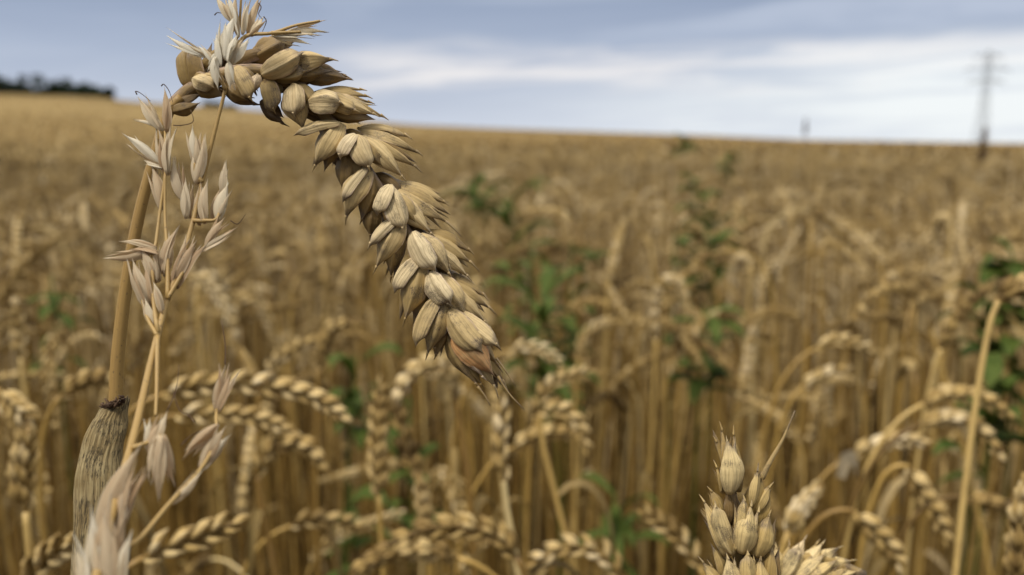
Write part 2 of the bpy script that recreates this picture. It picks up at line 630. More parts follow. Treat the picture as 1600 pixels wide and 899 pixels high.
STRAW = [(0.0, (.05, .029, .007)), (.3, (.25, .142, .031)), (.6, (.52, .33, .085)), (.85, (.66, .465, .17)), (1.0, (.70, .56, .28))]
M_straw = straw_mat('field_straw', STRAW)
M_stem = straw_mat('golden_straw', [(0, (.22, .12, .035)), (.5, (.38, .235, .07)), (1, (.54, .37, .14))], False, .64)
M_leaf = field_mat('dry_leaf', [(0, (.08, .05, .016)), (.5, (.28, .19, .062)), (.8, (.50, .37, .18)), (1, (.68, .59, .42))], True, .25)


def sheath_mat():
    m, k = new_mat('weathered_leaf_sheath')
    u, v, t = uvw(k)
    rib = k.math('MULTIPLY_ADD', k.math('SINE', k.math('MULTIPLY', v, 62.0)), .5, .5)
    pos = k.n('ShaderNodeTexCoord').outputs['Object']
    col = k.mix(k.smooth(k.noise(pos, 160, 4), .35, .65), (.33, .235, .10), (.54, .42, .215))
    col = k.mix(k.math('MULTIPLY', rib, .35), col, (.26, .18, .075))
    fb = k.noise(k.xyz(k.math('MULTIPLY', u, 9.0), k.math('MULTIPLY', v, 34.0), 1.7), 1.0, 5, .7)
    col = k.mix(k.smooth(fb, .47, .66, 0, .72), col, (.15, .10, .042))
    col = k.mix(k.smooth(fb, .46, .34, 0, .6), col, (.56, .45, .24))
    st = k.noise(k.xyz(k.math('MULTIPLY', u, 34.0), k.math('MULTIPLY', v, 30.0), .3), 1.0, 5, .75)
    pa = k.noise(k.xyz(k.math('MULTIPLY', u, 9.0), k.math('MULTIPLY', v, 2.0), 4.4), 1.3, 3)
    thr = k.math('SUBTRACT', .60, k.math('MULTIPLY', k.smooth(pa, .36, .60), .16))
    thr = k.math('SUBTRACT', thr, k.smooth(u, .965, 1.0, 0, .22))
    col = k.mix(k.smooth(st, thr, k.math('ADD', thr, .14), 0, .85), col, (.06, .045, .026))
    finish(k, col, .65, .25, .06, k.math('ADD', rib, k.math('MULTIPLY', fb, 2.0)), .6, .0004)
    return m


M_sheath = sheath_mat()


def green_mat(name, a, b, scale=60):
    m, k = new_mat(name)
    u, v, t = uvw(k)
    pos = k.n('ShaderNodeTexCoord').outputs['Object']
    col = k.mix(k.smooth(k.noise(pos, scale, 3), .3, .7), a, b)
    col = k.mix(k.math('MULTIPLY', t, .4), col, b)
    finish(k, col, .6, .15, .2)
    return m


M_green = green_mat('weed_leaf', (.045, .075, .010), (.095, .125, .022))
M_crown = green_mat('tree_leaf', (.012, .024, .009), (.026, .042, .014), 1.2)
M_bark = field_mat('bark', [(0, (.06, .045, .03)), (1, (.14, .11, .08))], False, 0)
M_dock = field_mat('dry_dock', [(0, (.05, .026, .014)), (1, (.16, .09, .045))], False, 0)


def soil_mat():
    m, k = new_mat('soil')
    pos = k.n('ShaderNodeTexCoord').outputs['Object']
    a = k.noise(pos, 14, 6)
    b = k.noise(pos, 160, 4)
    col = k.mix(a, (.028, .019, .011), (.07, .048, .027))
    col = k.mix(k.smooth(b, .58, .75, 0, .5), col, (.16, .11, .05))
    finish(k, col, .9, .1, 0, b, .8, .01)
    return m


def canopy_mat():
    m, k = new_mat('crop_canopy')
    pos = k.n('ShaderNodeTexCoord').outputs['Object']
    a = k.noise(pos, .12, 5, .6)
    b = k.noise(pos, 3.5, 4, .7)
    col = k.mix(a, (.27, .19, .078), (.34, .24, .105))
    col = k.mix(k.smooth(b, .4, .75, 0, .65), col, (.15, .10, .035))
    finish(k, col, .9, .05)
    return m


M_soil = soil_mat()
M_canopy = canopy_mat()


def steel_mat():
    m, k = new_mat('galvanised_steel')
    pos = k.n('ShaderNodeTexCoord').outputs['Object']
    col = k.mix(k.noise(pos, 2, 3), (.30, .32, .33), (.42, .44, .45))
    finish(k, col, .5, .4)
    return m


M_steel = steel_mat()

# ------------------------------------------------------------------ ground
rr = np.concatenate([np.linspace(0.05, 6, 40), np.geomspace(6.5, 200, 70), np.geomspace(220, 2600, 14)])
aa = np.linspace(-math.pi, math.pi, 241)
RR, AA = np.meshgrid(rr, aa, indexing='ij')
gx, gy = RR * np.sin(AA), RR * np.cos(AA)
gz = ground(gx, gy) + np.where(RR < 6, .012 * np.sin(gx * 23) * np.sin(gy * 19 + gx * 7), 0)
gv = np.stack([gx, gy, gz], -1).reshape(-1, 3)
gv = np.vstack([gv, [[0, 0, 0]]])
gF = grid_faces(len(rr), len(aa))
cent = len(gv) - 1
gF = np.vstack([gF, [[cent, j + 1, j, cent] for j in range(0)]]) if False else gF
g = obj('ground', mesh_from('ground', gv[:-1], gF, np.zeros((len(gv) - 1, 3)), M_soil))
tag(g, 'dark brown soil under the ripe wheat crop', 'ground', kind='structure')


# ------------------------------------------------------------------ wheat plants of the field
def plant_path(top, nod, neck, earl, lean, n_stem=10, n_neck=9, n_ear=9):
    """stem and ear as one bending curve in the xz plane; returns stem points, ear points"""
    segs = [(top, n_stem, 'st'), (neck, n_neck, 'nk'), (earl, n_ear, 'er')]
    phi = R(lean)
    p = np.zeros(3)
    pts, mark = [p.copy()], []
    tot = neck + earl
    s = 0
    for L, n, kd in segs:
        dl = L / n
        for i in range(n):
            if kd == 'st':
                ph = R(lean) * (.3 + .7 * i / n)
            else:
                s += dl
                f = min(1, s / (tot * .8))
                ph = R(lean) + (R(nod) - R(lean)) * (f * f * (3 - 2 * f))
            p = p + dl * np.array([math.sin(ph), 0, math.cos(ph)])
            pts.append(p.copy())
        mark.append(len(pts) - 1)
    pts = np.array(pts)
    return pts, mark[1]


def plant_arrays(lod, nod, height, earl=.085, neck=.1, lean=4, leaves=2, tint=.5):
    pts, k = plant_path(.6, nod, neck, earl, lean)
    zm = pts[:, 2].max()
    pts[:k + 1] = pts[:k + 1]
    # lengthen the straight stem so that the highest point reaches the wanted height
    pts[:, 2] += (height - zm) * np.clip(pts[:, 2] / .6, 0, 1)
    st, er, lf = MB(), MB(), []
    sides = {0: 7, 1: 5, 2: 3, 3: 3}[lod]
    sp = pts[:k + 1]
    if lod >= 2:
        sp = sp[[0, 5, 10, 13, 16, k]]
    tube(st, sp, np.linspace(.0019, .0012, len(sp)) * (1.0 if lod < 2 else 1.3), sides, .35 + .4 * random.random(), cap=False)
    rank = np.array([math.cos(1.3 * tint * 9), math.sin(1.3 * tint * 9), .2])
    ear(er, pts[k:], {0: 22, 1: 17, 2: 11, 3: 3}[lod], 1.0 * earl / .085, rank, lod, (tint - .2, tint + .2))
    for q in range(leaves):
        h0 = random.uniform(.35, .8) * height * .85
        i = int(np.argmin(np.abs(sp[:, 2] - h0)))
        a = random.uniform(0, 2 * math.pi)
        d = np.array([math.cos(a), math.sin(a), 0])
        Lf = random.uniform(.1, .2)
        b0 = np.array([np.interp(h0, sp[:, 2], sp[:, 0]), 0, h0])
        drop = random.uniform(.2, 1.0)
        pp = bez(b0, b0 + d * Lf * .25 + np.array([0, 0, Lf * .35]), b0 + d * Lf * .6 + np.array([0, 0, Lf * (.3 - drop)]),
                 b0 + d * Lf * .55 + np.array([0, 0, -Lf * drop]), 9 if lod < 2 else 5)
        wd = .008 * np.interp(np.linspace(0, 1, len(pp)), [0, .3, 1], [.7, 1, .1])
        lf.append(MB())
        ribbon(lf[-1], pp, wd, np.array([0, 0, 1.0]) + d * .2, random.uniform(.15, .75), .3, random.uniform(-3, 3), 3 if lod < 2 else 2)
    return st, er, lf


FRAME_GROUP = 'ripe wheat stalks of the field'
PROTO = []
for i, nod in enumerate([8, 25, 50, 75, 95, 110, 120, 130, 140, 150, 160, 105, 135, 60, 165, 85]):
    st, er, lf = plant_arrays(0, nod, 1.0, .072 + .024 * random.random(), random.choice([.02, .03, .04, .06, .1]), random.uniform(0, 6), 3, .35 + .4 * random.random())
    til = []
    for q in range(3):
        a = random.uniform(0, 6.28)
        tm = MB()
        c_ = np.array([math.cos(a), math.sin(a), 0])
        tube(tm, catmull([c_ * .012 + np.array([0, 0, .25]), c_ * .03 + np.array([0, 0, .5]), c_ * random.uniform(.03, .07) + np.array([0, 0, random.uniform(.76, .92)])], 9), np.linspace(.0018, .001, 9), 6, random.uniform(.0, .6), cap=False)  # tillers tinted darker than stems, painting in shade between the stalks
        til.append(('tiller', tm.mesh('tiller', M_straw)))
    PROTO.append([('stem', st.mesh('stem', M_straw)), ('ear', er.mesh('ear', M_ear))] + [('leaf', q.mesh('leaf', M_leaf)) for q in lf] + til)

count_wheat = [0]


# plants whose place in the photograph can be read: (ear points from base to tip in photo pixels, distance at base, at tip, extras, label)
SPECIAL = [
    ([(255, 617), (330, 600), (420, 603), (490, 620), (532, 648)], .40, .40, {}, 'pale blurred ear lying nearly level, its tip above the hooked ear left of the middle'),
    ([(275, 650), (350, 648), (410, 656), (455, 676)], .46, .46, {}, 'shorter blurred ear nodding just under the long level ear near the pink grass tufts'),
    ([(404, 745), (413, 712), (450, 692), (480, 700), (500, 722)], .46, .46, {'stem': [(432, 905), (412, 800)]}, 'golden hooked ear bowed like a walking stick below the long level ear'),
    ([(225, 872), (270, 852), (320, 836), (364, 818)], .33, .33, {}, 'blotchy pale ear rising to the right beside the lowest grass tuft'),
    ([(40, 915), (75, 872), (115, 848)], .33, .32, {}, 'pale ear tip poking in at the bottom edge beside the spotted leaf sheath'),
    ([(40, 800), (36, 740), (42, 680)], .34, .34, {}, 'upright greyish ear at the left edge beside the spotted leaf sheath'),
    ([(592, 775), (590, 720), (592, 660), (596, 605)], .45, .46, {}, 'tall upright pale ear left of the stalk under the tip of the sharp ear'),
    ([(655, 745), (640, 700), (625, 650), (612, 625)], .52, .52, {'tint': .25}, 'brownish upright ear leaning against the pale upright ear under the sharp ear'),
    ([(787, 752), (782, 700), (783, 655), (778, 622)], .42, .42, {'stem': [(812, 905), (793, 800)], 'tint': .62, 'spread': 14}, 'slim yellow upright ear on a straight stalk directly below the sharp ear tip'),
    ([(708, 612), (700, 575), (672, 568), (640, 588), (622, 620)], .46, .46, {'stem': [(742, 905), (735, 780), (718, 660)], 'leaf': (695, 590)}, 'pale stalk hooking left with a bleached leaf just under the tip of the sharp ear'),
    ([(806, 870), (785, 843), (735, 824), (670, 826), (605, 852)], .38, .38, {}, 'thick pale ear arching to the left over a second level ear at the bottom'),
    ([(715, 872), (660, 860), (605, 866), (562, 888)], .41, .40, {}, 'level ear lying under the thick arching ear at the bottom edge'),
    ([(972, 905), (940, 866), (890, 854), (838, 876)], .42, .42, {}, 'low pale ear arching left at the bottom edge, right of the slim yellow ear'),
    ([(1092, 885), (1068, 850), (1040, 822), (1008, 803)], .46, .46, {}, 'bleached ear slanting up to the left beside the sharp upright ear'),
    ([(1442, 632), (1480, 617), (1530, 622), (1572, 645)], .50, .50, {}, 'upper of two level ears crossing behind the bare right-hand stalk'),
    ([(1438, 664), (1475, 654), (1525, 668), (1560, 708)], .50, .50, {}, 'lower of two level ears crossing behind the bare right-hand stalk'),
    ([(1560, 470), (1580, 452), (1625, 450), (1665, 470)], .38, .38, {'stem': [(1492, 910), (1508, 760), (1528, 610), (1546, 510)], 'tint': .6, 'rad': .0015}, 'long bare golden stalk at the right whose ear bends out of the picture'),
    ([(1330, 712), (1370, 694), (1405, 688), (1440, 690)], .55, .55, {'leaf': (1320, 712)}, 'pale level ear with a white leaf tuft at its foot beside the sharp upright ear'),
    ([(1446, 482), (1425, 456), (1390, 452), (1358, 468), (1335, 500)], .68, .68, {'stem': [(1490, 640), (1462, 540)], 'leaf': (1444, 480)}, 'hooked ear bowing left with a white leaf at its bend near the right side'),
    ([(1470, 545), (1490, 505), (1515, 472), (1545, 450)], .62, .62, {}, 'slanting ear leaning towards the green weed at the right edge'),
    ([(905, 560), (915, 525), (945, 505), (985, 505)], .82, .82, {}, 'hazy hooked ear beside the green weeds near the middle'),
    ([(838, 650), (850, 612), (880, 590), (915, 580)], .60, .60, {}, 'golden ear curving to the right just beyond the tip of the sharp ear'),
    ([(795, 548), (825, 543), (850, 550), (872, 566)], .66, .66, {}, 'small level ear in front of the green weeds beside the sharp ear tip'),
    ([(1024, 530), (1024, 475), (1036, 442), (1058, 440), (1072, 468)], .80, .80, {}, 'ear bent into a tight hook in the middle of the field'),
    ([(1188, 478), (1192, 440), (1210, 405)], .95, .95, {}, 'upright ear standing alone above the sharp upright ear in the middle distance'),
    ([(1163, 620), (1168, 570), (1176, 515)], .72, .72, {'tint': .75}, 'straight bleached ear standing above the sharp upright ear'),
    ([(1232, 832), (1246, 802), (1272, 768)], .40, .40, {'tint': .85}, 'whitish slanting ear between the sharp upright ear and the frayed ear'),
    ([(500, 575), (506, 545), (520, 512), (560, 505)], .62, .62, {'tint': .7}, 'pale hooked ear left of the sharp ear at half its height'),
    ([(418, 590), (436, 562), (470, 540), (500, 532)], .62, .62, {}, 'ear leaning right beside the pale hooked ear left of the sharp ear'),
    ([(1588, 915), (1590, 860), (1596, 800), (1606, 760)], .32, .32, {'tint': .65}, 'thick upright ear cut off by the right edge at the bottom'),
    ([(1510, 778), (1545, 785), (1580, 800), (1610, 826)], .50, .50, {}, 'ear drooping to the right beside the thick ear at the bottom right edge'),
    ([(845, 645), (872, 642), (900, 660), (915, 700)], .52, .52, {'tint': .8, 'stem': [(900, 900), (850, 700)]}, 'bleached ear drooping right of the slim yellow ear'),
    ([(32, 560), (28, 520), (24, 478)], .62, .62, {'tint': .7}, 'pale upright ear near the left edge beside a white tuft'),
    ([(300, 430), (325, 445), (345, 470), (352, 498)], .72, .72, {}, 'ear nodding down just right of the pink grass tufts'),
    ([(668, 842), (664, 800), (655, 752)], .46, .46, {'tint': .55}, 'broad upright ear rising behind the thick arching ear'),
    ([(455, 822), (490, 812), (530, 814), (560, 824)], .52, .52, {'tint': .8}, 'short whitish level ear left of the thick arching ear'),
    ([(1420, 730), (1440, 765), (1462, 800), (1478, 840)], .46, .46, {}, 'ear hanging down in front of the stems left of the bare right-hand stalk'),
    ([(1335, 800), (1360, 825), (1385, 848), (1402, 880)], .42, .42, {'tint': .6}, 'ear hanging towards the frayed ear at the bottom right'),
    ([(800, 700), (830, 684), (865, 676), (900, 680)], .55, .55, {'tint': .6}, 'level ear crossing behind the bleached drooping ear'),
    ([(95, 620), (120, 600), (150, 590), (180, 592)], .46, .46, {'tint': .55}, 'ear lying level behind the tall thick stem beside the top of its sheath'),
    ([(0, 610), (20, 630), (45, 655)], .40, .40, {'tint': .65}, 'ear drooping in from the left edge beside the sheath'),
    ([(0, 480), (20, 440), (55, 400), (95, 372)], .8, .8, {'tint': .55}, 'long stalk leaning right across the left edge below the far trees'),
    ([(1275, 545), (1300, 535), (1330, 535), (1365, 548)], .66, .66, {'tint': .65}, 'pale level ear left of the hooked ear with a white leaf'),
    ([(1255, 605), (1280, 590), (1320, 575)], .66, .66, {'tint': .8}, 'bleached ear rising right below the pale level ear'),
]


def special(earpx, d0, d1, ex, label):
    n = len(earpx)
    E = [P(x, y, d0 + (d1 - d0) * i / (n - 1)) for i, (x, y) in enumerate(earpx)]
    ep = catmull(E, 16)
    t0 = unit(ep[1] - ep[0])
    if 'stem' in ex:
        S = [P(x, y, d0) for x, y in ex['stem']] + [E[0]]
        top = S[0]
    else:
        S, top = None, E[0]
    gxy = top[:2] + np.array([random.uniform(-.03, .03), random.uniform(.0, .05)])
    if S is not None:
        dirn = unit(S[0] - S[1])
        gxy = top[:2] + dirn[:2] / max(.3, -dirn[2]) * top[2] * .5
    G = np.array([gxy[0], gxy[1], float(ground(*gxy)) - .01])
    if S is not None:
        sp = np.vstack([bez(G, G + np.array([0, 0, S[0][2] * .4]), S[0] + dirn * .12, S[0], 14)[:-1], catmull(S, 18)])
    else:
        h = top[2]
        back = -t0
        k = .07 if t0[2] < .5 else .04
        c = E[0] + back * k
        c[2] = min(c[2], E[0][2] + .012)
        sp = bez(G, np.array([c[0] * .8 + G[0] * .2, c[1] * .8 + G[1] * .2, h * .75]), c, E[0], 26)
    root = empty('wheat_stalk', G)
    tag(root, label, 'wheat', FRAME_GROUP)
    tint = ex.get('tint', random.uniform(.6, .8))
    rad = ex.get('rad', .0016)
    m1, m2 = MB(), MB()
    tube(m1, sp, np.linspace(rad * 1.15, rad * .85, len(sp)), 8, .56 if 'rad' in ex else random.uniform(.4, .7))
    obj('stem', m1.mesh('stem', M_straw, G), root)
    L = np.linalg.norm(np.diff(ep, axis=0), axis=1).sum()
    ear(m2, ep, max(8, int(L / .0040)), 1.0, unit(np.array([random.uniform(-.5, .5), random.uniform(-.6, .2), 1.0])), 0, (tint - .28, tint + .12), ex.get('spread', 30))
    obj('ear', m2.mesh('ear', M_ear, G), root)
    if 'leaf' in ex:
        m3 = MB()
        lp = P(*ex['leaf'], d0 - .004)
        q = d0 / .5
        ribbon(m3, catmull([lp + np.array([-.002, 0, -.014]) * q, lp + np.array([0, -.003, 0]), lp + np.array([.006, 0, -.004]) * q, lp + np.array([.008, .002, -.014]) * q], 10),
               .009 * q * np.interp(np.linspace(0, 1, 10), [0, .5, 1], [.6, 1, .2]), np.array([0, -1.0, .3]), .8, .3, .8)
        obj('leaf', m3.mesh('leaf', M_leaf, G), root)
    for q in range(2):
        m3 = MB()
        h0 = random.uniform(.35, .75)
        b0 = catmull(sp, 50)[int(49 * h0)]
        a = random.uniform(0, 6.28)
        dd = np.array([math.cos(a), math.sin(a), 0])
        Lf = random.uniform(.06, .12)
        drop = random.uniform(.4, 1)
        ribbon(m3, bez(b0, b0 + dd * Lf * .25 + np.array([0, 0, Lf * .3]), b0 + dd * Lf * .5 + np.array([0, 0, Lf * (.2 - drop)]), b0 + dd * Lf * .4 - np.array([0, 0, Lf * drop]), 9),
               .006 * np.interp(np.linspace(0, 1, 9), [0, .3, 1], [.7, 1, .1]), np.array([0, 0, 1.0]), random.uniform(.2, .6), .3, random.uniform(-3, 3))
        obj('leaf', m3.mesh('leaf', M_leaf, G), root)
    count_wheat[0] += 1


for sp_ in SPECIAL:
    special(*sp_)

# the other near stalks, one object each
RND_LABEL = 'blurred ripe wheat stalk among the many crowded behind the sharp ears'
NEAR_R = 1.42
n_rand = 296 - len(SPECIAL)
cells = []
while len(cells) < n_rand:
    r = math.sqrt(random.uniform(.80 ** 2, NEAR_R ** 2)) if len(cells) > 10 else random.uniform(.5, .74)
    a = R(random.uniform(-41, 41))
    x, y = r * math.sin(a), r * math.cos(a)
    if all((x - q[0]) ** 2 + (y - q[1]) ** 2 > .032 ** 2 for q in cells):
        cells.append((x, y, r))
for x, y, r in cells:
    me = random.choice(PROTO)
    root = empty('wheat_stalk', (x, y, float(ground(x, y))))
    tag(root, RND_LABEL, 'wheat', FRAME_GROUP)
    h = random.gauss(.70, .055)
    h = min(h, .80)
    if r < .74:
        h = min(h, .66 - .1 * random.random())
    elif r > .9:
        h += .02
    root.rotation_euler = (R(random.gauss(0, 2.5)), R(random.gauss(0, 2.5)), random.uniform(0, 6.283))
    # the unit-height prototypes: only the stem is stretched, so scale everything gently and sink the foot
    root.location.z += h - 1.0
    for nm, m_ in me:
        o = bpy.data.objects.new(nm, m_)
        COL.objects.link(o)
        o.parent = root

# ------------------------------------------------------------------ the rest of the crop: one object
bigV, bigF, bigA, off = [], [], [], 0


def scatter(lod, r0, r1, dens, amax, hmean, hsd, nprot=10, zcut=None):
    global off
    protos = []
    nods = [10, 40, 70, 95, 110, 125, 140, 150, 160, 115, 130, 20]
    for i in range(nprot):
        st, er, lf = plant_arrays(lod, nods[i % len(nods)], hmean, .075 + .02 * random.random(), random.choice([.02, .03, .05, .08]), random.uniform(0, 7), 2 if lod < 2 else 1, .35 + .3 * random.random())
        mb = MB()
        if lod == 1:
            for q in range(2):
                a = random.uniform(0, 6.28)
                c_ = np.array([math.cos(a), math.sin(a), 0])
                tube(mb, np.array([c_ * .012 + np.array([0, 0, .1]), c_ * .025 + np.array([0, 0, .4]), c_ * random.uniform(.03, .06) + np.array([0, 0, random.uniform(.52, .68)])]), [.0018, .0016, .0011], 4, random.uniform(.0, .6), cap=False)  # dark tiller tint again deepens the shaded gaps by colour
        for q in [st, er] + lf:
            if q.n:
                mb.add(*q.arrays())
        V, F, A = mb.arrays()
        if zcut:
            keep = V[:, 2] > zcut
            F = F[keep[F].all(axis=1)]
            used = np.unique(F)
            mp = np.full(len(V), -1)
            mp[used] = np.arange(len(used))
            V, F, A = V[used], mp[F], A[used]
        protos.append((V, F, A))
    area = R(2 * amax) * .5 * (r1 ** 2 - r0 ** 2)
    n = int(area * dens)
    r = np.sqrt(rng.uniform(r0 ** 2, r1 ** 2, n))
    a = R(1) * rng.uniform(-amax, amax, n)
    x, y = r * np.sin(a), r * np.cos(a)
    z = ground(x, y)
    th = rng.uniform(0, 2 * math.pi, n)
    sc = np.clip(rng.normal(1, hsd / hmean, n), .8, 1.14)
    which = rng.integers(0, nprot, n)
    tj = rng.normal(.02, .24, n)
    lx, ly = rng.normal(0, .05, n), rng.normal(0, .05, n)
    for i in range(nprot):
        ids = np.where(which == i)[0]
        if not len(ids):
            continue
        V, F, A = protos[i]
        c, s = np.cos(th[ids])[:, None], np.sin(th[ids])[:, None]
        q = sc[ids][:, None]
        vz = V[None, :, 2] * q
        vx = V[None, :, 0] * c - V[None, :, 1] * s + x[ids][:, None] + lx[ids][:, None] * vz
        vy = V[None, :, 0] * s + V[None, :, 1] * c + y[ids][:, None] + ly[ids][:, None] * vz
        vz = vz + z[ids][:, None]
        VV = np.stack([vx, vy, vz], -1).reshape(-1, 3)
        m = len(V)
        FF = (F[None] + (np.arange(len(ids)) * m)[:, None, None]).reshape(-1, 4) + off
        AA_ = np.broadcast_to(A[None], (len(ids), m, 3)).copy()
        AA_[..., 2] = np.clip(AA_[..., 2] + tj[ids][:, None], 0, 1)
        bigV.append(VV)
        bigF.append(FF)
        bigA.append(AA_.reshape(-1, 3))
        off += len(VV)


scatter(1, NEAR_R - .04, 3.0, 380, 44, .72, .045)
scatter(2, 3.0, 8.0, 170, 44, .72, .065, 8, .25)
scatter(3, 8.0, 30.0, 42, 42, .72, .075, 8, .45)
scatter(3, 30.0, 62.0, 7, 40, .72, .06, 8, .5)
wheat_me = mesh_from('distant_wheat', np.concatenate(bigV), np.concatenate(bigF), np.concatenate(bigA), M_stuff)
# far canopy joined to the same object
rr = np.geomspace(16, CREST + 25, 170)
aa = R(1) * np.linspace(-60, 60, 420)
RR, AA = np.meshgrid(rr, aa, indexing='ij')
gx, gy = RR * np.sin(AA), RR * np.cos(AA)
gz = ground(gx, gy) + .60 + rng.normal(0, .035, RR.shape) + np.where(RR < 24, (RR - 24) * .02, 0)
cv = np.stack([gx, gy, gz], -1).reshape(-1, 3)
canopy_me = mesh_from('canopy', cv, grid_faces(len(rr), len(aa)), np.zeros((len(cv), 3)), M_canopy)
far = obj('distant_wheat', wheat_me)
tag(far, 'mass of ripe golden wheat filling the field up to the horizon', 'wheat crop', kind='stuff')
fc = obj('far_canopy', canopy_me, far)
fc['kind'] = 'stuff'

# ------------------------------------------------------------------ the sharp drooping ear
HD = .165
EARAX = [(272, 166), (300, 140), (345, 118), (410, 112), (470, 138), (520, 195), (570, 262), (620, 338), (668, 412), (715, 490), (752, 560)]
hero_foot = P(150, 905, HD)
hero_g = np.array([hero_foot[0] - .02, hero_foot[1] + .03, 0.0])
hero = empty('wheat_stalk', hero_g)
tag(hero, 'sharp tall wheat stalk with a thick ear drooping in an arch to the right', 'wheat', 'wheat stalks in sharp focus')
mb = MB()
stem_px = [(283, 152), (262, 180), (243, 240), (220, 325), (202, 415), (190, 500), (183, 570), (180, 640), (172, 760), (160, 905)]
sp = [P(x, y, HD) for x, y in stem_px][::-1]
sp = np.vstack([bez(hero_g, hero_g + np.array([0, 0, .3]), sp[0] - unit(sp[1] - sp[0]) * .2, sp[0], 20)[:-1], catmull(sp, 41)])
tube(mb, sp, np.interp(np.linspace(0, 1, 60), [0, .4, .7, 1], [.0016, .00138, .00115, .0009]), 16, .5)
obj('stem', mb.mesh('stem', M_stem, hero_g), hero)

# leaf sheath: an open, wide, weathered scroll round the lower stem
SH = [(178, 624, 30, 52), (160, 660, 34, 64), (152, 720, 38, 74), (146, 800, 38, 74), (141, 905, 38, 70), (138, 1050, 36, 66), (135, 1300, 32, 56)]
nu, nv = 60, 25
mb = MB()
cl = catmull([np.array(q, float) for q in [(181, 629, 46, 0), (170, 664, 62, 0), (157, 715, 74, 0), (150, 790, 75, 0), (143, 905, 68, 0), (138, 1050, 66, 0), (135, 1300, 56, 0)]], nu)
V1, A1 = [], []
for layer in (0, 1):
    for i in range(nu):
        x, y, wd, _ = cl[i]
        for j in range(nv):
            q = -1 + 2 * j / (nv - 1)
            ang = q * R(150)
            rw = wd / 2 * .92 * (1 - layer * .05)
            hh = rw * .42
            top = 0
            if i < 8:
                top = (math.sin(q * 11 + 1) * 2.5 + math.sin(q * 29) * 3.5 + (7 if j % 3 == 0 else 0)) * (1 - i / 8) - math.sin(ang) * 7 * (1 - i / 8)
            c = P(x, y + top, HD - .001)
            rib = (.000022 * math.sin(q * 62 + .6 * math.sin(i * .3))) * (1 if layer == 0 else 1) + .00012 * mnoise.noise((q * 9, i * .09, 2.2))
            rw2 = rw / FPX * HD
            V1.append(c + RIGHT * (math.sin(ang) * (rw2 + rib)) - FWD * (math.cos(ang) * (hh / FPX * HD + rib)) + RIGHT * .00015 * math.sin(i * .5 + q * 4))
            A1.append((1 - i / (nu - 1), q, .5))
m = nu * nv
Fo = grid_faces(nu, nv)
rim = list(range(nv)) + [i * nv + nv - 1 for i in range(1, nu)] + [m - 1 - j for j in range(1, nv)] + [i * nv for i in range(nu - 2, 0, -1)]
Fr = np.array([(rim[i], rim[i] + m, rim[(i + 1) % len(rim)] + m, rim[(i + 1) % len(rim)]) for i in range(len(rim))])
mb.add(V1, np.concatenate([Fo, Fo[:, ::-1] + m, Fr]), A1)
sh_o = obj('leaf_sheath', mb.mesh('leaf_sheath', M_sheath, hero_g), hero)
sh_o['label'] = 'wide weathered leaf sheath with black mould spots'
mb = MB()
for q in range(26):       # the dark torn collar at the sheath mouth
    f = q / 33
    x0 = 160 + 43 * f
    y0 = 636 - 15 * f + random.uniform(-3, 2) + 3 * math.sin(f * math.pi)
    dd = HD - .001 - .0022 * math.sin(f * math.pi) + random.uniform(-.0006, .0006)
    p0 = P(x0, y0 + 3, dd)
    tube(mb, [p0, p0 + np.array([random.uniform(-.0006, .0006), random.uniform(-.0004, .0004), random.uniform(.0003, .0011)]),
              p0 + np.array([random.uniform(-.001, .0014), random.uniform(-.0006, .0006), random.uniform(.0003, .0015)])], [.0003, .00028, .0001], 5, random.uniform(0, .3))
obj('collar', mb.mesh('collar', M_dock, hero_g), hero)

ear_root_mb = MB()
ax = catmull([P(x, y, HD + .0015) for x, y in EARAX], 60)
tube(ear_root_mb, ax, np.interp(np.linspace(0, 1, 60), [0, 1], [.0016, .0009]), 10, .25)
random.seed(5)
back = catmull([P(x, y, HD + .0045) for x, y in EARAX[1:]], 30)
ear(ear_root_mb, back, 19, .95, unit(np.array([.6, .2, .8])), 0, (.05, .28), 18)  # rear core tinted dark: paints the shade of crevices between spikelets
ear_o = obj('ear', ear_root_mb.mesh('ear', M_hero, hero_g), hero)

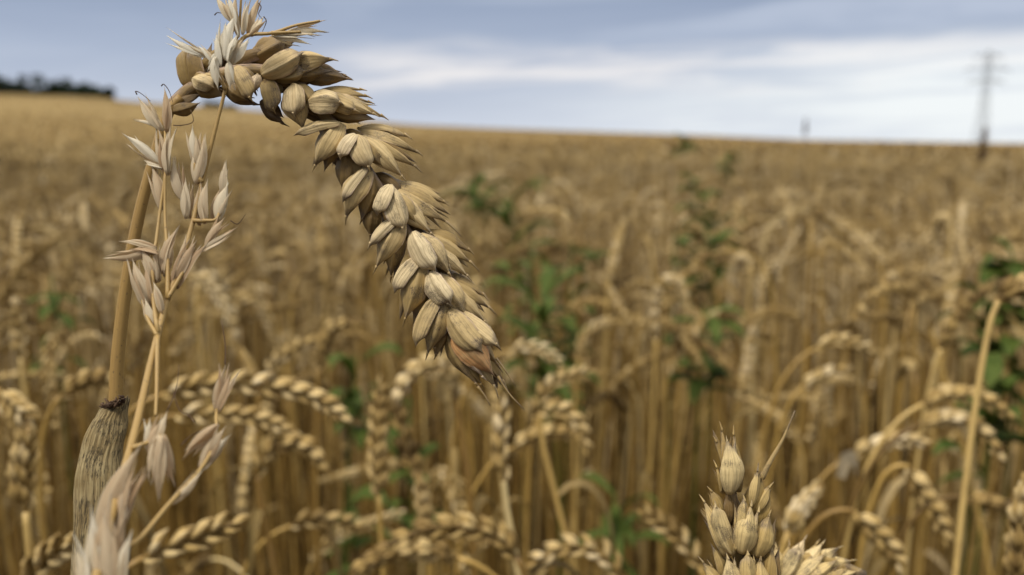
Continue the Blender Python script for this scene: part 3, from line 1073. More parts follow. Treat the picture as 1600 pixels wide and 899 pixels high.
# every spikelet: shells as (base x, base y, tip x, tip y, width px, roll deg, depth mm, kind, tint, awn px)
g_, l_ = 'g', 'l'
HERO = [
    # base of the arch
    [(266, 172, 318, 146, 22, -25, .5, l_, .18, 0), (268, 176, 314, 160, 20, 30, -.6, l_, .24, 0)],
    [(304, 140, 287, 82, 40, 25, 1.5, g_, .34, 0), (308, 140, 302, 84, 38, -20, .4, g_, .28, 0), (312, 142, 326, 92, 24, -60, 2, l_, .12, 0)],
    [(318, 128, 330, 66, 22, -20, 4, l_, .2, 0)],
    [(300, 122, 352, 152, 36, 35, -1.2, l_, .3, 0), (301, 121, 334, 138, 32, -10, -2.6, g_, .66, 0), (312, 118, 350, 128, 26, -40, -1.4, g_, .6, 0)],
    [(345, 138, 404, 166, 24, 55, .5, l_, .06, 8), (352, 132, 392, 160, 24, 20, -.6, l_, .2, 0)],  # underside of the arch: its shade is put into the dark tints
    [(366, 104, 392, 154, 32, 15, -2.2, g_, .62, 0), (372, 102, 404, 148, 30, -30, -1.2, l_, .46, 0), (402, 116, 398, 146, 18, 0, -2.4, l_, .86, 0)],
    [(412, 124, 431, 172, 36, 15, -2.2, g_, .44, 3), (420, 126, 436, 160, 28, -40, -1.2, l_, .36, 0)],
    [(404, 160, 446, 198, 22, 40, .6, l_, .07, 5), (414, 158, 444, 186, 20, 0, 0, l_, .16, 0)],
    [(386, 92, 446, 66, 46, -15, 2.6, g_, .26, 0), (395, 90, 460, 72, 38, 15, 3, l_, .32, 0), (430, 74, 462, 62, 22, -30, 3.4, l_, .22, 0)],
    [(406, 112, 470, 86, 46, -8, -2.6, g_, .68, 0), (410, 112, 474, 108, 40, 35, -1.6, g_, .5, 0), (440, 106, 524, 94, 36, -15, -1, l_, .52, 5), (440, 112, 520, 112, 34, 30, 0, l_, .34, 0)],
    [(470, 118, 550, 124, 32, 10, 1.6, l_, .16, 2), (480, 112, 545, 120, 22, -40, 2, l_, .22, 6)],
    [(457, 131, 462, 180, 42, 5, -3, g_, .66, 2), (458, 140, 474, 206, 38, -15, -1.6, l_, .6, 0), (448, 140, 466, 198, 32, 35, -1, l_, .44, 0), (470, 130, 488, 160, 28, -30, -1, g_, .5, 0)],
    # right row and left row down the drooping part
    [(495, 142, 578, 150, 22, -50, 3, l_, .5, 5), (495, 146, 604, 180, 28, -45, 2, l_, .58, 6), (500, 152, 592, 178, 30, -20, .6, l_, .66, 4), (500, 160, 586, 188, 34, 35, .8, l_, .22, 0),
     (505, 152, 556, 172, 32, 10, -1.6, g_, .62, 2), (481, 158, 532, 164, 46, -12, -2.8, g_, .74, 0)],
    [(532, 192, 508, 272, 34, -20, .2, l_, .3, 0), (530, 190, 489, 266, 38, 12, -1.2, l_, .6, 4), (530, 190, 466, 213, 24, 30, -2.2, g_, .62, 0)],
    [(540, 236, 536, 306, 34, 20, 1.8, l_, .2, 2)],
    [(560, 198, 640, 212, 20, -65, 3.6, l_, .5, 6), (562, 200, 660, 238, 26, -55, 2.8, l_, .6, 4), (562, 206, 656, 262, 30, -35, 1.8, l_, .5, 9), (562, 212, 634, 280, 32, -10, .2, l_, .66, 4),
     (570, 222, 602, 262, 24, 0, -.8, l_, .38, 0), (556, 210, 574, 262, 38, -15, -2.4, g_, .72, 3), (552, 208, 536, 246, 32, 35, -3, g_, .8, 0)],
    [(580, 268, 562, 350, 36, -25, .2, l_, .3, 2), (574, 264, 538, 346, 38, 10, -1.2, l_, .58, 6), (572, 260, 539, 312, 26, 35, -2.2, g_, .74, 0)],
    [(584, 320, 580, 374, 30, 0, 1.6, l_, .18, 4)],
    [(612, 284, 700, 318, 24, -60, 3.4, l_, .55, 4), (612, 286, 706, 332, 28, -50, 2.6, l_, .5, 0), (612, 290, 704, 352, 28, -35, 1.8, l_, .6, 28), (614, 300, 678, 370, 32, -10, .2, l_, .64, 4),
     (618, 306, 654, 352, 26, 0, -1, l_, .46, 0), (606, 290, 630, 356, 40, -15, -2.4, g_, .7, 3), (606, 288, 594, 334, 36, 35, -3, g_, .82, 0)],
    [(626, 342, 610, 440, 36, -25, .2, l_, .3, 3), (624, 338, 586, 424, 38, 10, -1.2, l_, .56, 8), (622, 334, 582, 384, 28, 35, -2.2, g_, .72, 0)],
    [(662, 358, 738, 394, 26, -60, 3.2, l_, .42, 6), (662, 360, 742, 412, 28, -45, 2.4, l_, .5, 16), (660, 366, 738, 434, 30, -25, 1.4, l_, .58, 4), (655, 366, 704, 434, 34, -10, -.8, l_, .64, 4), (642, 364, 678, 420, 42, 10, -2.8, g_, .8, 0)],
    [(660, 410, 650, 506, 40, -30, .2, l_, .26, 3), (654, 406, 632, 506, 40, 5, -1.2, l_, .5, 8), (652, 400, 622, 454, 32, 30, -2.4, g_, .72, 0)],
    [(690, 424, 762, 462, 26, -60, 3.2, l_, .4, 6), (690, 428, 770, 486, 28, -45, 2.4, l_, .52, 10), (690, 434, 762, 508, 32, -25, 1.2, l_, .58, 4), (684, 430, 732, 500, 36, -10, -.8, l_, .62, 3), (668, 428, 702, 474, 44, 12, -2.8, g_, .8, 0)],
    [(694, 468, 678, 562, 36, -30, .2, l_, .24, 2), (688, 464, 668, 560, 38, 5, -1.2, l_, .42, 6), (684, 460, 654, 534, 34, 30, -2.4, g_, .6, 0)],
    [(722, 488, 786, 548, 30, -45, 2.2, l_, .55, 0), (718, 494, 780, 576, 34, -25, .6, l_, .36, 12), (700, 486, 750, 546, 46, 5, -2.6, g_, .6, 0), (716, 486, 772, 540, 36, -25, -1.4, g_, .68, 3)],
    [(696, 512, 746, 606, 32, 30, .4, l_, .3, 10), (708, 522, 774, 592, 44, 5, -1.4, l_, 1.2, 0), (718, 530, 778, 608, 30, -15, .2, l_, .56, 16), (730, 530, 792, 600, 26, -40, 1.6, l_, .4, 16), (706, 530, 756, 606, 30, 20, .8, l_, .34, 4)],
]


def bract(mb, t, d, res=(22, 19), thick=.00016, kind_kw=None):
    bx, by, tx, ty, wd, roll, dz, kind, tint, awn = t
    B, T = P(bx, by, d + dz * .001), P(tx, ty, d + dz * .001 + .0004)
    e = unit(T - B)
    toc = -FWD
    s = np.cross(e, toc)
    N = toc * math.cos(R(roll)) + s * math.sin(R(roll))
    # drop the chord back so that the keel side, not the chord, sits near the given depth
    w_ = wd / FPX * d
    B = B - N * w_ * .25
    T = T + N * w_ * (.10 if kind == 'g' else -.08)
    kw = dict(depth=.38 if kind == 'g' else .38, arc=94 if kind == 'g' else 92, keel=.13 if kind == 'g' else .08, bow=.02 if kind == 'g' else .05, sh=.14 if kind == 'g' else .2)
    if kind == 'o':
        kw = dict(depth=.26, arc=76, bow=.04, keel=.03, sh=.1)
    if kind_kw:
        kw.update(kind_kw)
    shell(mb, B, T, w_, N, kind, tint, res, thick=thick, awn=awn / FPX * d, **kw)




def husks(mb, t, d, res):
    """the thinner bracts that show beside and behind a husk"""
    for q in (-1, 1):
        if random.random() < .45:
            continue
        a_ = R(q * random.uniform(3, 9))
        f_ = random.uniform(.78, .98)
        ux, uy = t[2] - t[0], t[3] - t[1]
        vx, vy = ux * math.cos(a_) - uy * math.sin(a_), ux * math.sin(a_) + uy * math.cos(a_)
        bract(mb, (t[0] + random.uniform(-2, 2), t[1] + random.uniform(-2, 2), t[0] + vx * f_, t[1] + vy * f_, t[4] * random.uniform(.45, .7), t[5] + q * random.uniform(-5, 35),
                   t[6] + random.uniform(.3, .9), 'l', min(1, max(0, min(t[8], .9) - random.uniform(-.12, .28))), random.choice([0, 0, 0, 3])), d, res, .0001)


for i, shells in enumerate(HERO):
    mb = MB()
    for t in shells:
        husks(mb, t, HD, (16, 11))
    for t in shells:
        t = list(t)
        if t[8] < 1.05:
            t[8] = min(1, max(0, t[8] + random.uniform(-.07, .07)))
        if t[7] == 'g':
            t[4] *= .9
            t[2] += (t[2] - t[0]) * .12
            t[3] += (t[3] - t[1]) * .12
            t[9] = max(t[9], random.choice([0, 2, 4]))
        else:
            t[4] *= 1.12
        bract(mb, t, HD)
    o = obj('spikelet', mb.mesh('spikelet', M_hero, hero_g), ear_o)
    if i == len(HERO) - 1:
        o['label'] = 'orange stained spikelet at the tip of the ear'
mb = MB()
for pts_ in ([(778, 588), (795, 615), (819, 640)], [(746, 604), (757, 618), (766, 634)], [(775, 560), (790, 580), (806, 604)]):
    tube(mb, catmull([P(x, y, HD + .0005) for x, y in pts_], 8), np.linspace(.00028, .00007, 8), 6, .4)
obj('awn', mb.mesh('awn', M_hero, hero_g), ear_o)

# ------------------------------------------------------------------ the sharp upright ear at the bottom
UD = .166
ug = P(1170, 930, UD)
ug = np.array([ug[0] + .01, ug[1] + .04, 0.0])
up = empty('wheat_stalk', ug)
tag(up, 'sharp upright wheat ear speckled with black mould and one long awn', 'wheat', 'wheat stalks in sharp focus')
mb = MB()
top = P(1172, 935, UD + .002)
tube(mb, bez(ug, ug + np.array([0, 0, .35]), top + np.array([0.004, .0, -.1]), top, 24), .0017, 10, .5)
obj('stem', mb.mesh('stem', M_stem, ug), up)
mb = MB()
tube(mb, catmull([P(x, y, UD + .002) for x, y in [(1172, 936), (1160, 870), (1148, 800), (1142, 762)]], 14), np.linspace(.0016, .0009, 14), 8, .2)
ear(mb, catmull([P(x, y, UD + .004) for x, y in [(1178, 1010), (1172, 936), (1162, 870), (1152, 820)]], 14), 10, .8, RIGHT, 0, (.2, .5), 16)
up_ear = obj('ear', mb.mesh('ear', M_spot, ug), up)
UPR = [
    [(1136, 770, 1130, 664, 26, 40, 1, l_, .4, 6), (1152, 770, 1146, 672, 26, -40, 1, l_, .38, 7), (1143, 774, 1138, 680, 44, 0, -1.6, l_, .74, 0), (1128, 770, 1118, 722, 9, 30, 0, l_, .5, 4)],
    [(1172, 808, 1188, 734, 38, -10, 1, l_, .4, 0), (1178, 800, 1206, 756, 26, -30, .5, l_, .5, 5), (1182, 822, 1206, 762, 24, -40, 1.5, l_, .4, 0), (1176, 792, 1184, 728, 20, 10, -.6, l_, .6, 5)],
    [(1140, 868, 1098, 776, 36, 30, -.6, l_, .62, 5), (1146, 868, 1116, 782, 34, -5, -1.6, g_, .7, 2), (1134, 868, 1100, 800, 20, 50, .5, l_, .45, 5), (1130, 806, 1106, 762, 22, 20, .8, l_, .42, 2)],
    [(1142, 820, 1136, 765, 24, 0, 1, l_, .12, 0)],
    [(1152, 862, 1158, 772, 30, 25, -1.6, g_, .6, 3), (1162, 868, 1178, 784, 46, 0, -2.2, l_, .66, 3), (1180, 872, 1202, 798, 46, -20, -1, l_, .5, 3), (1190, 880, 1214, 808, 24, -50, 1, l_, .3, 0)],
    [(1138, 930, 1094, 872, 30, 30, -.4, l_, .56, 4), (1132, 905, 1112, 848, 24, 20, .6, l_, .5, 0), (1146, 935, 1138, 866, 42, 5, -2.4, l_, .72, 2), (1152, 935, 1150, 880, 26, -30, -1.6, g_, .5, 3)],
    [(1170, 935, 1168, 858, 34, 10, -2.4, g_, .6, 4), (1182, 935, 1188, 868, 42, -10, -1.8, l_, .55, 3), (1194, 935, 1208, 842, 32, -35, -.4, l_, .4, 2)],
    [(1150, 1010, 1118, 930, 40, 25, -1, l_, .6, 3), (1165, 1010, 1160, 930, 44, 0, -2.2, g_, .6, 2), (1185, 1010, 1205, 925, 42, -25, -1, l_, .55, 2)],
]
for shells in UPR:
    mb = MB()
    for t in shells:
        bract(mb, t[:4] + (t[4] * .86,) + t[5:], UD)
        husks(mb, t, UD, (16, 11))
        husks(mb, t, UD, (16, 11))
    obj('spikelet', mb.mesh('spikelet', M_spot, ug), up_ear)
mb = MB()
tube(mb, catmull([P(x, y, UD + .0005) for x, y in [(1190, 748), (1204, 720), (1224, 685), (1242, 642)]], 14), np.linspace(.00062, .00012, 14), 8, .45)
obj('awn', mb.mesh('awn', M_hero, ug), up_ear)

# frayed ear next to it, leaning right
FD = .20
fg = P(1200, 930, FD)
fg = np.array([fg[0], fg[1] + .03, 0.0])
fr = empty('wheat_stalk', fg)
tag(fr, 'frayed pale wheat ear bending to the right at the foot of the sharp upright ear', 'wheat', 'wheat stalks in sharp focus')
epx = [(1206, 935), (1222, 890), (1258, 872), (1300, 878), (1350, 900)]
ep = catmull([P(x, y, FD) for x, y in epx], 14)
mb = MB()
tube(mb, bez(fg, fg + np.array([0, 0, .4]), ep[0] - unit(ep[1] - ep[0]) * .05, ep[0], 20), .0016, 8, .5)
obj('stem', mb.mesh('stem', M_stem, fg), fr)
mb = MB()
tube(mb, ep, .0012, 8, .4)
fe = obj('ear', mb.mesh('ear', M_spot, fg), fr)
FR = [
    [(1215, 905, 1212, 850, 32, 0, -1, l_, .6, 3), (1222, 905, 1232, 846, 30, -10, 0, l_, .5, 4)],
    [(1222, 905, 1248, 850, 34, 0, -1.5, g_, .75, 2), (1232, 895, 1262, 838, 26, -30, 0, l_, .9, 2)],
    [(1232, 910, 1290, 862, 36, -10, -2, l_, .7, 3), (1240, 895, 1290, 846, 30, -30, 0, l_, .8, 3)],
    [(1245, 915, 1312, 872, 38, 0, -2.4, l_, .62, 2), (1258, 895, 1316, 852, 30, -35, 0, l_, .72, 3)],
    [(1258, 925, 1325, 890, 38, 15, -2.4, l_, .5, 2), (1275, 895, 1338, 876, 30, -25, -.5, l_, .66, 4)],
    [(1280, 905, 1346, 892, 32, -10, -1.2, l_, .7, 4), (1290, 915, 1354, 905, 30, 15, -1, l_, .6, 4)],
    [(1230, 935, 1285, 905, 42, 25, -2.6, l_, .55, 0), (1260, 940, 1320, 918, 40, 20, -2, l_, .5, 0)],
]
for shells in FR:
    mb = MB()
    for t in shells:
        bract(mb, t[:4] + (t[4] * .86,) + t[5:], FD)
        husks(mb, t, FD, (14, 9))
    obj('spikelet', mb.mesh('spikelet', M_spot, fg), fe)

# ------------------------------------------------------------------ the pink grass panicle
def gd(y):
    return float(np.interp(y, [0, 140, 300, 480, 620, 720, 905], [.1565, .1565, .1555, .148, .137, .127, .112]))


gpx = [(378, -30), (374, 40), (366, 78), (352, 140), (334, 212), (316, 285), (302, 345), (282, 415), (262, 467), (246, 525), (228, 600), (207, 690), (178, 790), (150, 905)]
gp = [P(x, y, gd(y)) for x, y in gpx][::-1]
gg = np.array([gp[0][0] - .02, gp[0][1] - .01, 0.0])
grass = empty('grass_stalk', gg)
tag(grass, 'dry wild grass stalk with papery pinkish spikelets crossing the stem of the drooping ear', 'grass')
mb = MB()
tube(mb, np.vstack([bez(gg, gg + np.array([0, 0, .3]), gp[0] - unit(gp[1] - gp[0]) * .15, gp[0], 20)[:-1], catmull(gp, 51)]), np.interp(np.linspace(0, 1, 70), [0, .3, .5, .7, 1], [.0008, .00066, .00056, .0004, .0002]), 10, .62)
obj('stem', mb.mesh('stem', M_stem, gg), grass)
BR = [
    [(247, 520), (240, 470), (238, 400), (243, 385), (250, 330), (258, 270), (258, 205)],
    [(262, 467), (262, 400), (258, 340), (258, 268)],
    [(262, 467), (290, 420), (320, 385)],
    [(302, 345), (320, 345), (340, 340), (348, 300)],
    [(316, 285), (306, 270), (304, 255)],
    [(246, 525), (228, 490), (212, 420)],
    [(246, 525), (245, 600), (243, 650)],
    [(178, 860), (215, 845), (262, 790), (312, 735), (336, 690), (338, 640)],
    [(366, 78), (386, 56), (425, 52), (462, 40), (500, 33)],
    [(425, 52), (445, 51), (470, 50)],
    [(352, 140), (340, 110), (330, 90)],
    [(207, 700), (235, 690), (252, 680)],
]
for q in BR:
    mb = MB()
    tube(mb, catmull([P(x, y, gd(y) - .0005) for x, y in q], 18), np.linspace(.00042, .00022, 18), 7, .7)
    obj('branch', mb.mesh('branch', M_stem, gg), grass)
o_ = 'o'
OAT = [
    [(254, 204, 215, 148, 22, 10, 0, o_, .85, 0), (260, 206, 254, 134, 22, 0, -1, o_, .45, 0), (250, 203, 232, 160, 16, -30, .5, o_, .35, 0), (252, 200, 208, 187, 9, 10, .6, o_, .9, 0)],
    [(250, 258, 190, 206, 22, -10, 0, o_, .95, 0), (252, 262, 222, 250, 16, 20, -.5, o_, .85, 0)],
    [(259, 274, 249, 200, 22, 25, 0, o_, .6, 0), (260, 274, 264, 196, 24, -15, -1, o_, .68, 0)],
    [(253, 328, 235, 254, 24, 20, -.5, o_, .6, 0), (254, 328, 244, 262, 18, -30, .5, o_, .45, 0)],
    [(286, 314, 268, 244, 22, 10, 0, o_, .72, 0), (287, 314, 279, 252, 16, -20, .6, o_, .5, 0)],
    [(305, 258, 301, 193, 19, 10, 0, o_, .9, 0), (308, 258, 312, 205, 15, -20, .5, o_, .6, 0)],
    [(304, 288, 322, 207, 24, 0, -1, o_, .74, 0), (310, 288, 330, 222, 16, -40, .5, o_, .3, 0)],
    [(290, 342, 291, 276, 22, 5, -1, o_, .8, 0), (296, 342, 300, 288, 16, -30, .5, o_, .5, 0)],
    [(347, 304, 354, 248, 19, 0, -.5, o_, .72, 0)],
    [(338, 346, 358, 284, 28, -10, -1, o_, .86, 0), (334, 346, 344, 290, 20, 20, .5, o_, .55, 0)],
    [(318, 350, 326, 278, 24, 0, -1.2, o_, .66, 0), (312, 352, 312, 290, 18, 20, 0, o_, .55, 0)],
    [(318, 390, 372, 351, 16, -20, 0, o_, .4, 0), (320, 388, 352, 338, 20, 0, -1, o_, .5, 0), (316, 392, 364, 362, 14, 20, -.5, o_, .75, 0)],
    [(252, 428, 279, 350, 24, 10, -1, o_, .5, 0), (258, 432, 262, 360, 20, 30, 0, o_, .66, 0)],
    [(266, 445, 306, 372, 28, 0, -1.5, o_, .4, 0), (274, 450, 326, 378, 26, -20, -1, o_, .32, 0), (270, 440, 290, 365, 20, 20, -1, o_, .6, 0)],
    [(242, 392, 160, 406, 18, -20, -1, o_, .55, 0), (244, 388, 184, 376, 16, 20, -.6, o_, .7, 0), (246, 394, 200, 390, 16, 0, -1.4, o_, .35, 0)],
    [(230, 484, 205, 402, 32, 10, -1.5, o_, .7, 0), (234, 484, 226, 410, 24, -20, -1, o_, .45, 0)],
    [(243, 442, 220, 384, 26, 0, -1, o_, .66, 0), (248, 440, 242, 384, 20, -20, -.4, o_, .6, 0)],
    [(252, 490, 237, 438, 20, 0, -2, o_, .8, 0), (244, 515, 226, 462, 18, 10, -1, o_, .85, 0)],
    [(338, 644, 352, 568, 20, 20, -.5, o_, .6, 0), (340, 644, 374, 574, 18, -20, -.5, o_, .66, 0), (339, 644, 362, 582, 18, 0, -1.2, o_, .4, 0)],
    [(340, 664, 283, 722, 24, 0, -1, o_, .5, 0), (336, 668, 300, 716, 18, 20, -.5, o_, .62, 0)],
    [(314, 736, 354, 664, 28, 10, -1, o_, .68, 0), (316, 734, 360, 678, 24, -20, -.6, o_, .9, 0), (312, 736, 338, 672, 22, 20, 0, o_, .45, 0)],
    [(262, 790, 320, 732, 20, 0, -.5, o_, .72, 0)],
    [(234, 704, 263, 640, 24, -10, -1, o_, .76, 0), (230, 704, 236, 652, 20, 20, -.5, o_, .9, 0), (232, 712, 250, 655, 22, 0, -1.5, o_, .55, 0)],
    [(250, 682, 250, 786, 32, 5, -1, o_, .6, 0), (256, 680, 272, 764, 24, -20, 0, o_, .45, 0), (246, 680, 232, 756, 20, 30, 0, o_, .7, 0)],
    [(150, 850, 226, 690, 44, 0, -1, o_, .58, 0), (160, 850, 206, 706, 36, 30, 0, o_, .7, 0), (176, 850, 232, 720, 28, -30, 0, o_, .42, 0)],
    [(148, 940, 138, 786, 36, 10, -1, o_, .95, 0), (166, 940, 178, 766, 46, 0, -2, o_, .55, 0), (186, 940, 202, 826, 40, -20, -1, o_, .9, 0), (136, 940, 116, 850, 26, 20, 0, o_, .85, 0), (176, 940, 160, 790, 36, 20, -2.4, o_, .68, 0)],
    # bleached tuft over the arch
    [(332, 90, 258, 54, 18, -10, -1, o_, 1, 0), (334, 98, 307, 70, 13, 10, -2, o_, 1, 0)],
    [(344, 104, 338, 48, 15, 0, -2.5, o_, 1, 0), (350, 92, 366, 18, 28, 0, -2, o_, 1, 0), (342, 92, 352, 30, 16, 20, -1, o_, .95, 0)],
    [(358, 100, 389, 56, 24, 0, -2, o_, .95, 0), (354, 96, 374, 50, 18, -10, -2.6, o_, 1, 0)],
    [(334, 88, 342, 142, 22, 0, -2.8, o_, .95, 0), (356, 96, 359, 142, 22, 0, -2.4, o_, .9, 0), (340, 84, 322, 112, 14, 0, -2, o_, 1, 0)],
    [(364, 34, 334, -8, 20, 10, -.5, o_, .85, 0), (372, 58, 370, -14, 18, 0, -1, o_, .95, 0), (368, 40, 352, -12, 14, 10, -1, o_, 1, 0)],
    [(386, 54, 404, -10, 18, 0, 0, o_, .6, 0), (390, 56, 412, 24, 22, -20, -.5, o_, .85, 0), (378, 54, 388, 2, 16, 0, -1, o_, .9, 0)],
    [(438, 54, 515, 48, 15, 0, 0, o_, .85, 0), (450, 50, 500, 56, 10, 20, 0, o_, .9, 0)],
    [(464, 41, 511, 32, 9, 0, 0, o_, .55, 0)],
    [(424, 55, 488, 72, 14, 0, 0, o_, .88, 0), (430, 54, 470, 66, 12, -10, .4, o_, .95, 0)],
]
for shells in OAT:
    mb = MB()
    for t in shells:
        dq = gd(.5 * (t[1] + t[3]))
        bract(mb, t[:4] + (t[4] * .70,) + t[5:], dq, (16, 11), .00005)
        ln = math.hypot(t[2] - t[0], t[3] - t[1])
        for q in range(2 if t[8] < .95 else 3):      # narrower inner bracts and split edges
            a_ = random.uniform(-.2, .2)
            f_ = random.uniform(.72, 1.06)
            ux, uy = (t[2] - t[0]), (t[3] - t[1])
            vx, vy = ux * math.cos(a_) - uy * math.sin(a_), ux * math.sin(a_) + uy * math.cos(a_)
            bract(mb, (t[0] + random.uniform(-2, 2), t[1] + random.uniform(-2, 2), t[0] + vx * f_, t[1] + vy * f_, t[4] * random.uniform(.22, .5), random.uniform(-60, 60),
                       t[6] + random.uniform(-.9, .9), o_, min(1, max(0, t[8] + random.uniform(-.3, .15))), 0), dq, (12, 7), .00004)
    obj('spikelet', mb.mesh('spikelet', M_oat, gg), grass)
AW = [[(214, 148), (212, 143), (220, 146), (235, 158)], [(252, 135), (256, 132), (264, 142), (270, 160)], [(404, 5), (408, 12), (404, 22), (410, 30)], [(412, 26), (416, 34), (410, 50)],
      [(271, 196), (285, 196), (302, 190), (298, 172)], [(360, 345), (372, 350), (385, 333)], [(352, 570), (352, 540), (346, 500)], [(262, 640), (275, 610), (280, 570)], [(304, 660), (296, 650), (280, 640), (270, 610)],
      [(283, 696), (300, 680), (330, 668)], [(335, 24), (340, 20), (350, 22)]]
for q in AW:
    mb = MB()
    tube(mb, catmull([P(x, y, gd(y) - .0004) for x, y in q], 14), np.linspace(.00012, .00005, 14), 5, .2)
    obj('awn', mb.mesh('awn', M_dock, gg), grass)


# ------------------------------------------------------------------ green weeds in the crop
def weed(px, py, d, spread, nleaf, label, lw=.016, tall=.12):
    top = P(px, py, d)
    G = np.array([top[0] + random.uniform(-.02, .02), top[1] + .03, float(ground(top[0], top[1]))])
    root = empty('green_weed', G)
    tag(root, label, 'weed', 'green weeds among the wheat')
    m1, m2 = MB(), MB()
    sp = catmull([G, G * .4 + top * .6 + np.array([random.uniform(-.02, .02), 0, 0]), top], 12)
    tube(m1, sp, np.linspace(.0022, .0012, 12), 6, .4)
    for i in range(nleaf):
        f = random.uniform(0, 1)
        b0 = top - np.array([0, 0, tall * f])
        a = random.uniform(0, 6.28)
        dd = np.array([math.cos(a), math.sin(a) * .8, 0])
        L = spread * random.uniform(.6, 1.1)
        rise = random.uniform(-.3, .8)
        pp = bez(b0, b0 + dd * L * .4 + np.array([0, 0, L * rise * .7]), b0 + dd * L * .8 + np.array([0, 0, L * rise]), b0 + dd * L + np.array([0, 0, L * (rise - .35)]), 8)
        ribbon(m2, pp, lw * np.interp(np.linspace(0, 1, 8), [0, .15, .45, .8, 1], [.15, .7, 1, .6, .05]), np.array([0, 0, 1.0]), random.random(), .2, random.uniform(-.6, .6), 5)
    obj('stem', m1.mesh('stem', M_green, G), root)
    obj('foliage', m2.mesh('foliage', M_green, G), root)


WEEDS = [
    (832, 372, 1.02, .06, 20, 'tall green weed right of the sharp ear, below its middle', .016, .2),
    (793, 290, 1.6, .09, 18, 'hazy green weed just right of the upper part of the sharp ear', .022, .2),
    (745, 290, 1.7, .10, 12, 'flat green weed touching the right side of the sharp ear', .022, .06),
    (893, 378, 1.0, .05, 18, 'upright green weed beside the bleached leaf right of the sharp ear', .015, .2),
    (850, 465, .86, .06, 24, 'bushy green weed at the level of the sharp ear tip', .018, .12),
    (1086, 284, 1.5, .036, 22, 'bright green weed standing above the wheat in the middle distance', .024, .14),
    (1124, 300, 1.55, .045, 16, 'smaller green weed right beside the bright one in the middle distance', .022, .12),
    (1112, 365, 1.15, .06, 16, 'green weed below the pair in the middle distance', .018, .1),
    (1055, 360, 1.15, .04, 12, 'thin green weed left below the pair in the middle distance', .016, .18),
    (1582, 395, .8, .032, 24, 'dark leafy green weed at the right edge above the bent stalk', .022, .06),
    (1540, 462, .8, .04, 12, 'small green weed left of the bare right-hand stalk', .018, .06),
    (1590, 510, .8, .045, 16, 'green weed at the right edge behind the bare stalk', .022, .12),
    (555, 555, .84, .05, 16, 'low green weed deep between the stems left of the sharp ear tip', .016, .1),
    (1072, 217, 7.0, .12, 20, 'far green weed breaking the horizon line right of the middle', .06, .12),
    (1140, 240, 3.4, .07, 12, 'small far green weed just under the horizon right of the middle', .03, .12),
    (1100, 478, .9, .05, 16, 'dark green weed deep in the stems under the hooked ear', .018, .12),
    (80, 430, 1.0, .05, 12, 'dim green weed among the ears near the left edge', .016, .12),
    (960, 770, .8, .06, 16, 'low green leaves deep between the stems in front of the middle', .012, .14),
    (640, 620, .8, .05, 14, 'green leaves between the upright ears under the sharp ear', .014, .14),
    (550, 760, .75, .05, 14, 'dark green leaves low between the stems left of the upright pale ear', .014, .12),
    (1555, 560, .74, .05, 14, 'drooping green leaves just right of the bare right-hand stalk', .018, .14),
]
for q in WEEDS:
    weed(*q)

# dark dry dock plant on the right horizon and a tiny seed head
def dock(px, py, d, h, wd, label):
    top = P(px, py, d)
    G = np.array([top[0], top[1], float(ground(top[0], top[1]))])
    root = empty('dock_plant', G)
    tag(root, label, 'dock')
    m1, m2 = MB(), MB()
    tube(m1, catmull([G, top], 8), np.linspace(.006, .003, 8), 6, .3)
    for i in range(140):
        f = random.random()
        a = random.uniform(0, 6.28)
        b0 = top - np.array([0, 0, h * f])
        dr = np.array([math.cos(a), math.sin(a), .9])
        lozenge(m2, b0, b0 + dr * wd * (.35 + .65 * f) * random.uniform(.5, 1), wd * .3, np.array([0, 0, 1.0]), random.random())
    obj('stem', m1.mesh('stem', M_dock, G), root)
    obj('seed_head', m2.mesh('seed_head', M_dock, G), root)


dock(1539, 200, 4.0, .16, .03, 'dark brown dock seed head standing on the horizon under the pylon')
dock(1259, 186, 9.0, .16, .035, 'tiny dark seed head poking above the horizon between the ears and the pylon')


# ------------------------------------------------------------------ trees beyond the crest
def tree(px, topy, d, half, label, nleaf=900):
    top = P(px, topy, d)
    gz_ = float(ground(top[0], top[1]))
    G = np.array([top[0], top[1], gz_])
    H = top[2] - gz_
    root = empty('tree', G)
    tag(root, label, 'tree', 'trees beyond the field')
    m1, m2 = MB(), MB()
    tube(m1, catmull([G, G + np.array([.1, 0, H * .4]), G + np.array([.0, .1, H * .85])], 8), np.linspace(.22, .05, 8), 8, .5)
    for k in range(6):
        a = k * 1.05 + random.random()
        b0 = G + np.array([0, 0, H * random.uniform(.3, .6)])
        tube(m1, catmull([b0, b0 + np.array([math.cos(a) * half * .4, math.sin(a) * half * .4, H * .15]), b0 + np.array([math.cos(a) * half * .75, math.sin(a) * half * .75, H * .3])], 5), np.linspace(.09, .02, 5), 5, .5)
    obj('trunk', m1.mesh('trunk', M_bark, G), root)
    lobes = [(random.uniform(-.7, .7), random.uniform(-.6, .6), random.uniform(.35, .85), random.uniform(.28, .5)) for _ in range(11)]
    for i in range(nleaf):
        lx, ly, lz, lr = random.choice(lobes)
        v = unit(np.array([random.gauss(0, 1), random.gauss(0, 1), random.gauss(0, 1)])) * random.random() ** .4 * lr
        c = G + np.array([(lx + v[0]) * half, (ly + v[1]) * half, min(H, (lz + v[2] * .5) * H)])
        q = unit(np.array([random.gauss(0, 1), random.gauss(0, 1), random.gauss(0, 1)]))
        r_ = unit(np.cross(q, [0.3, .5, .8])) * .38
        s_ = np.cross(q, r_)
        m2.add([c - r_, c + s_ * .6, c + r_, c - s_ * .6], [(0, 1, 2, 3)], [(0, 0, random.random())] * 4)
    obj('crown', m2.mesh('crown', M_crown, G), root)


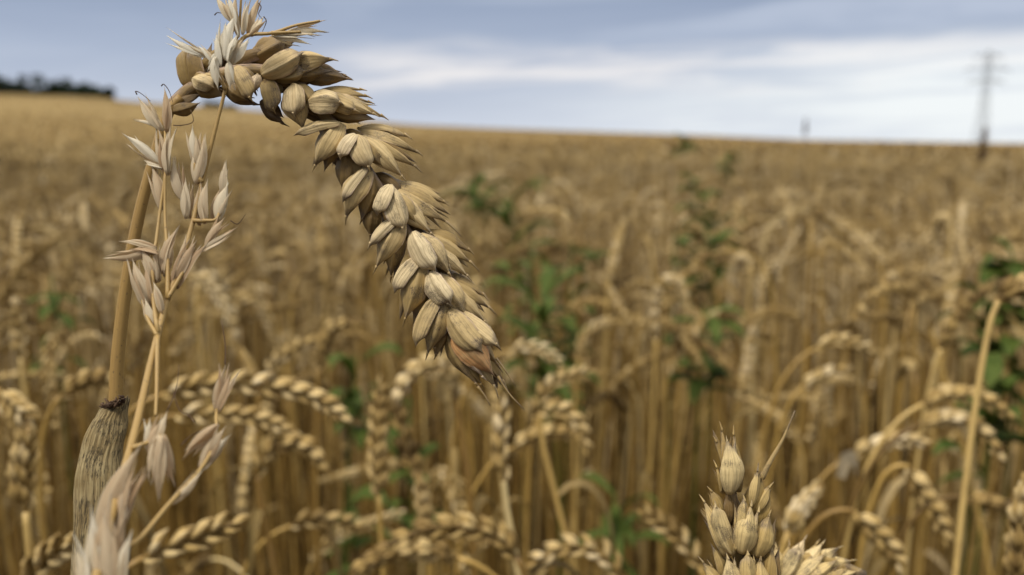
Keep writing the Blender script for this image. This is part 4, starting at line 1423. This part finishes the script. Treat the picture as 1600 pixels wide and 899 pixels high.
TREES = [(-14, 116, 150, 3.2, 'broad dark tree at the left end of the far hedge line'), (16, 114, 152, 3.0, 'dark tree second from the left end, joined to the broad one'),
         (46, 118, 150, 2.6, 'dark tree at the right end of the left clump on the crest'), (94, 122, 152, 2.6, 'tallest dark tree of the middle clump on the crest'),
         (118, 131, 150, 2.2, 'low dark tree between the middle clump and the last tree'), (145, 129, 153, 2.3, 'rounded dark tree near the right end of the far trees'),
         (162, 134, 150, 1.9, 'lowest dark tree at the right end beside the grass tufts'), (70, 134, 151, 2.2, 'low dark tree filling the gap between the two far clumps on the crest'), (176, 148, 152, 1.9, 'small dark tree at the end of the far trees nearest the grass tufts'),
         (330, 157, 155, 2.0, 'far dark tree showing under the arch of the sharp ear'),
         (352, 162, 152, 1.8, 'small far tree at the crest beside the one under the arch')]
for q in TREES:
    tree(*q)

# ------------------------------------------------------------------ pylon
pd = 300.0
ptop = P(1546, 78, pd)
pg = np.array([ptop[0], ptop[1], float(ground(ptop[0], ptop[1]))])
PH = ptop[2] - pg[2]
py_ = empty('power_pylon', pg)
tag(py_, 'grey steel lattice power pylon far away on the right horizon', 'pylon')


def bar(mb, a, b, r=.045):
    tube(mb, np.array([a, b]), r, 4, .5)


def hw(z):
    return float(np.interp(z / PH, [0, .5, .72, .97, 1], [2.6, 1.25, .95, .6, .1]))


mb = MB()
zs = np.linspace(0, PH, 19)
for i in range(len(zs) - 1):
    for k in range(4):
        c = [(-1, -1), (1, -1), (1, 1), (-1, 1)]
        (x0, y0), (x1, y1) = c[k], c[(k + 1) % 4]
        a, b = hw(zs[i]), hw(zs[i + 1])
        bar(mb, pg + np.array([x0 * a, y0 * a, zs[i]]), pg + np.array([x0 * b, y0 * b, zs[i + 1]]), .08)
        bar(mb, pg + np.array([x0 * a, y0 * a, zs[i]]), pg + np.array([x1 * b, y1 * b, zs[i + 1]]))
        bar(mb, pg + np.array([x1 * a, y1 * a, zs[i]]), pg + np.array([x0 * b, y0 * b, zs[i + 1]]))
        bar(mb, pg + np.array([x0 * b, y0 * b, zs[i + 1]]), pg + np.array([x1 * b, y1 * b, zs[i + 1]]))
obj('tower', mb.mesh('tower', M_steel, pg), py_)
for f, Ls in ((.72, 6.5), (.83, 8.0), (.94, 5.2)):
    mb = MB()
    z = PH * f
    a = hw(z)
    for sx in (-1, 1):
        tipp = pg + np.array([sx * Ls, 0, z])
        for sy in (-1, 1):
            bar(mb, pg + np.array([sx * a, sy * a, z]), tipp, .13)
            bar(mb, pg + np.array([sx * a, sy * a, z + 1.3]), tipp, .11)
        for q in (.35, .65):
            p1 = pg + np.array([sx * (a + (Ls - a) * q), 0, z])
            bar(mb, p1, p1 + np.array([0, 0, 1.3 * (1 - q)]), .05)
        bar(mb, tipp, tipp - np.array([0, 0, 1.4]), .07)
    obj('cross_arm', mb.mesh('cross_arm', M_steel, pg), py_)
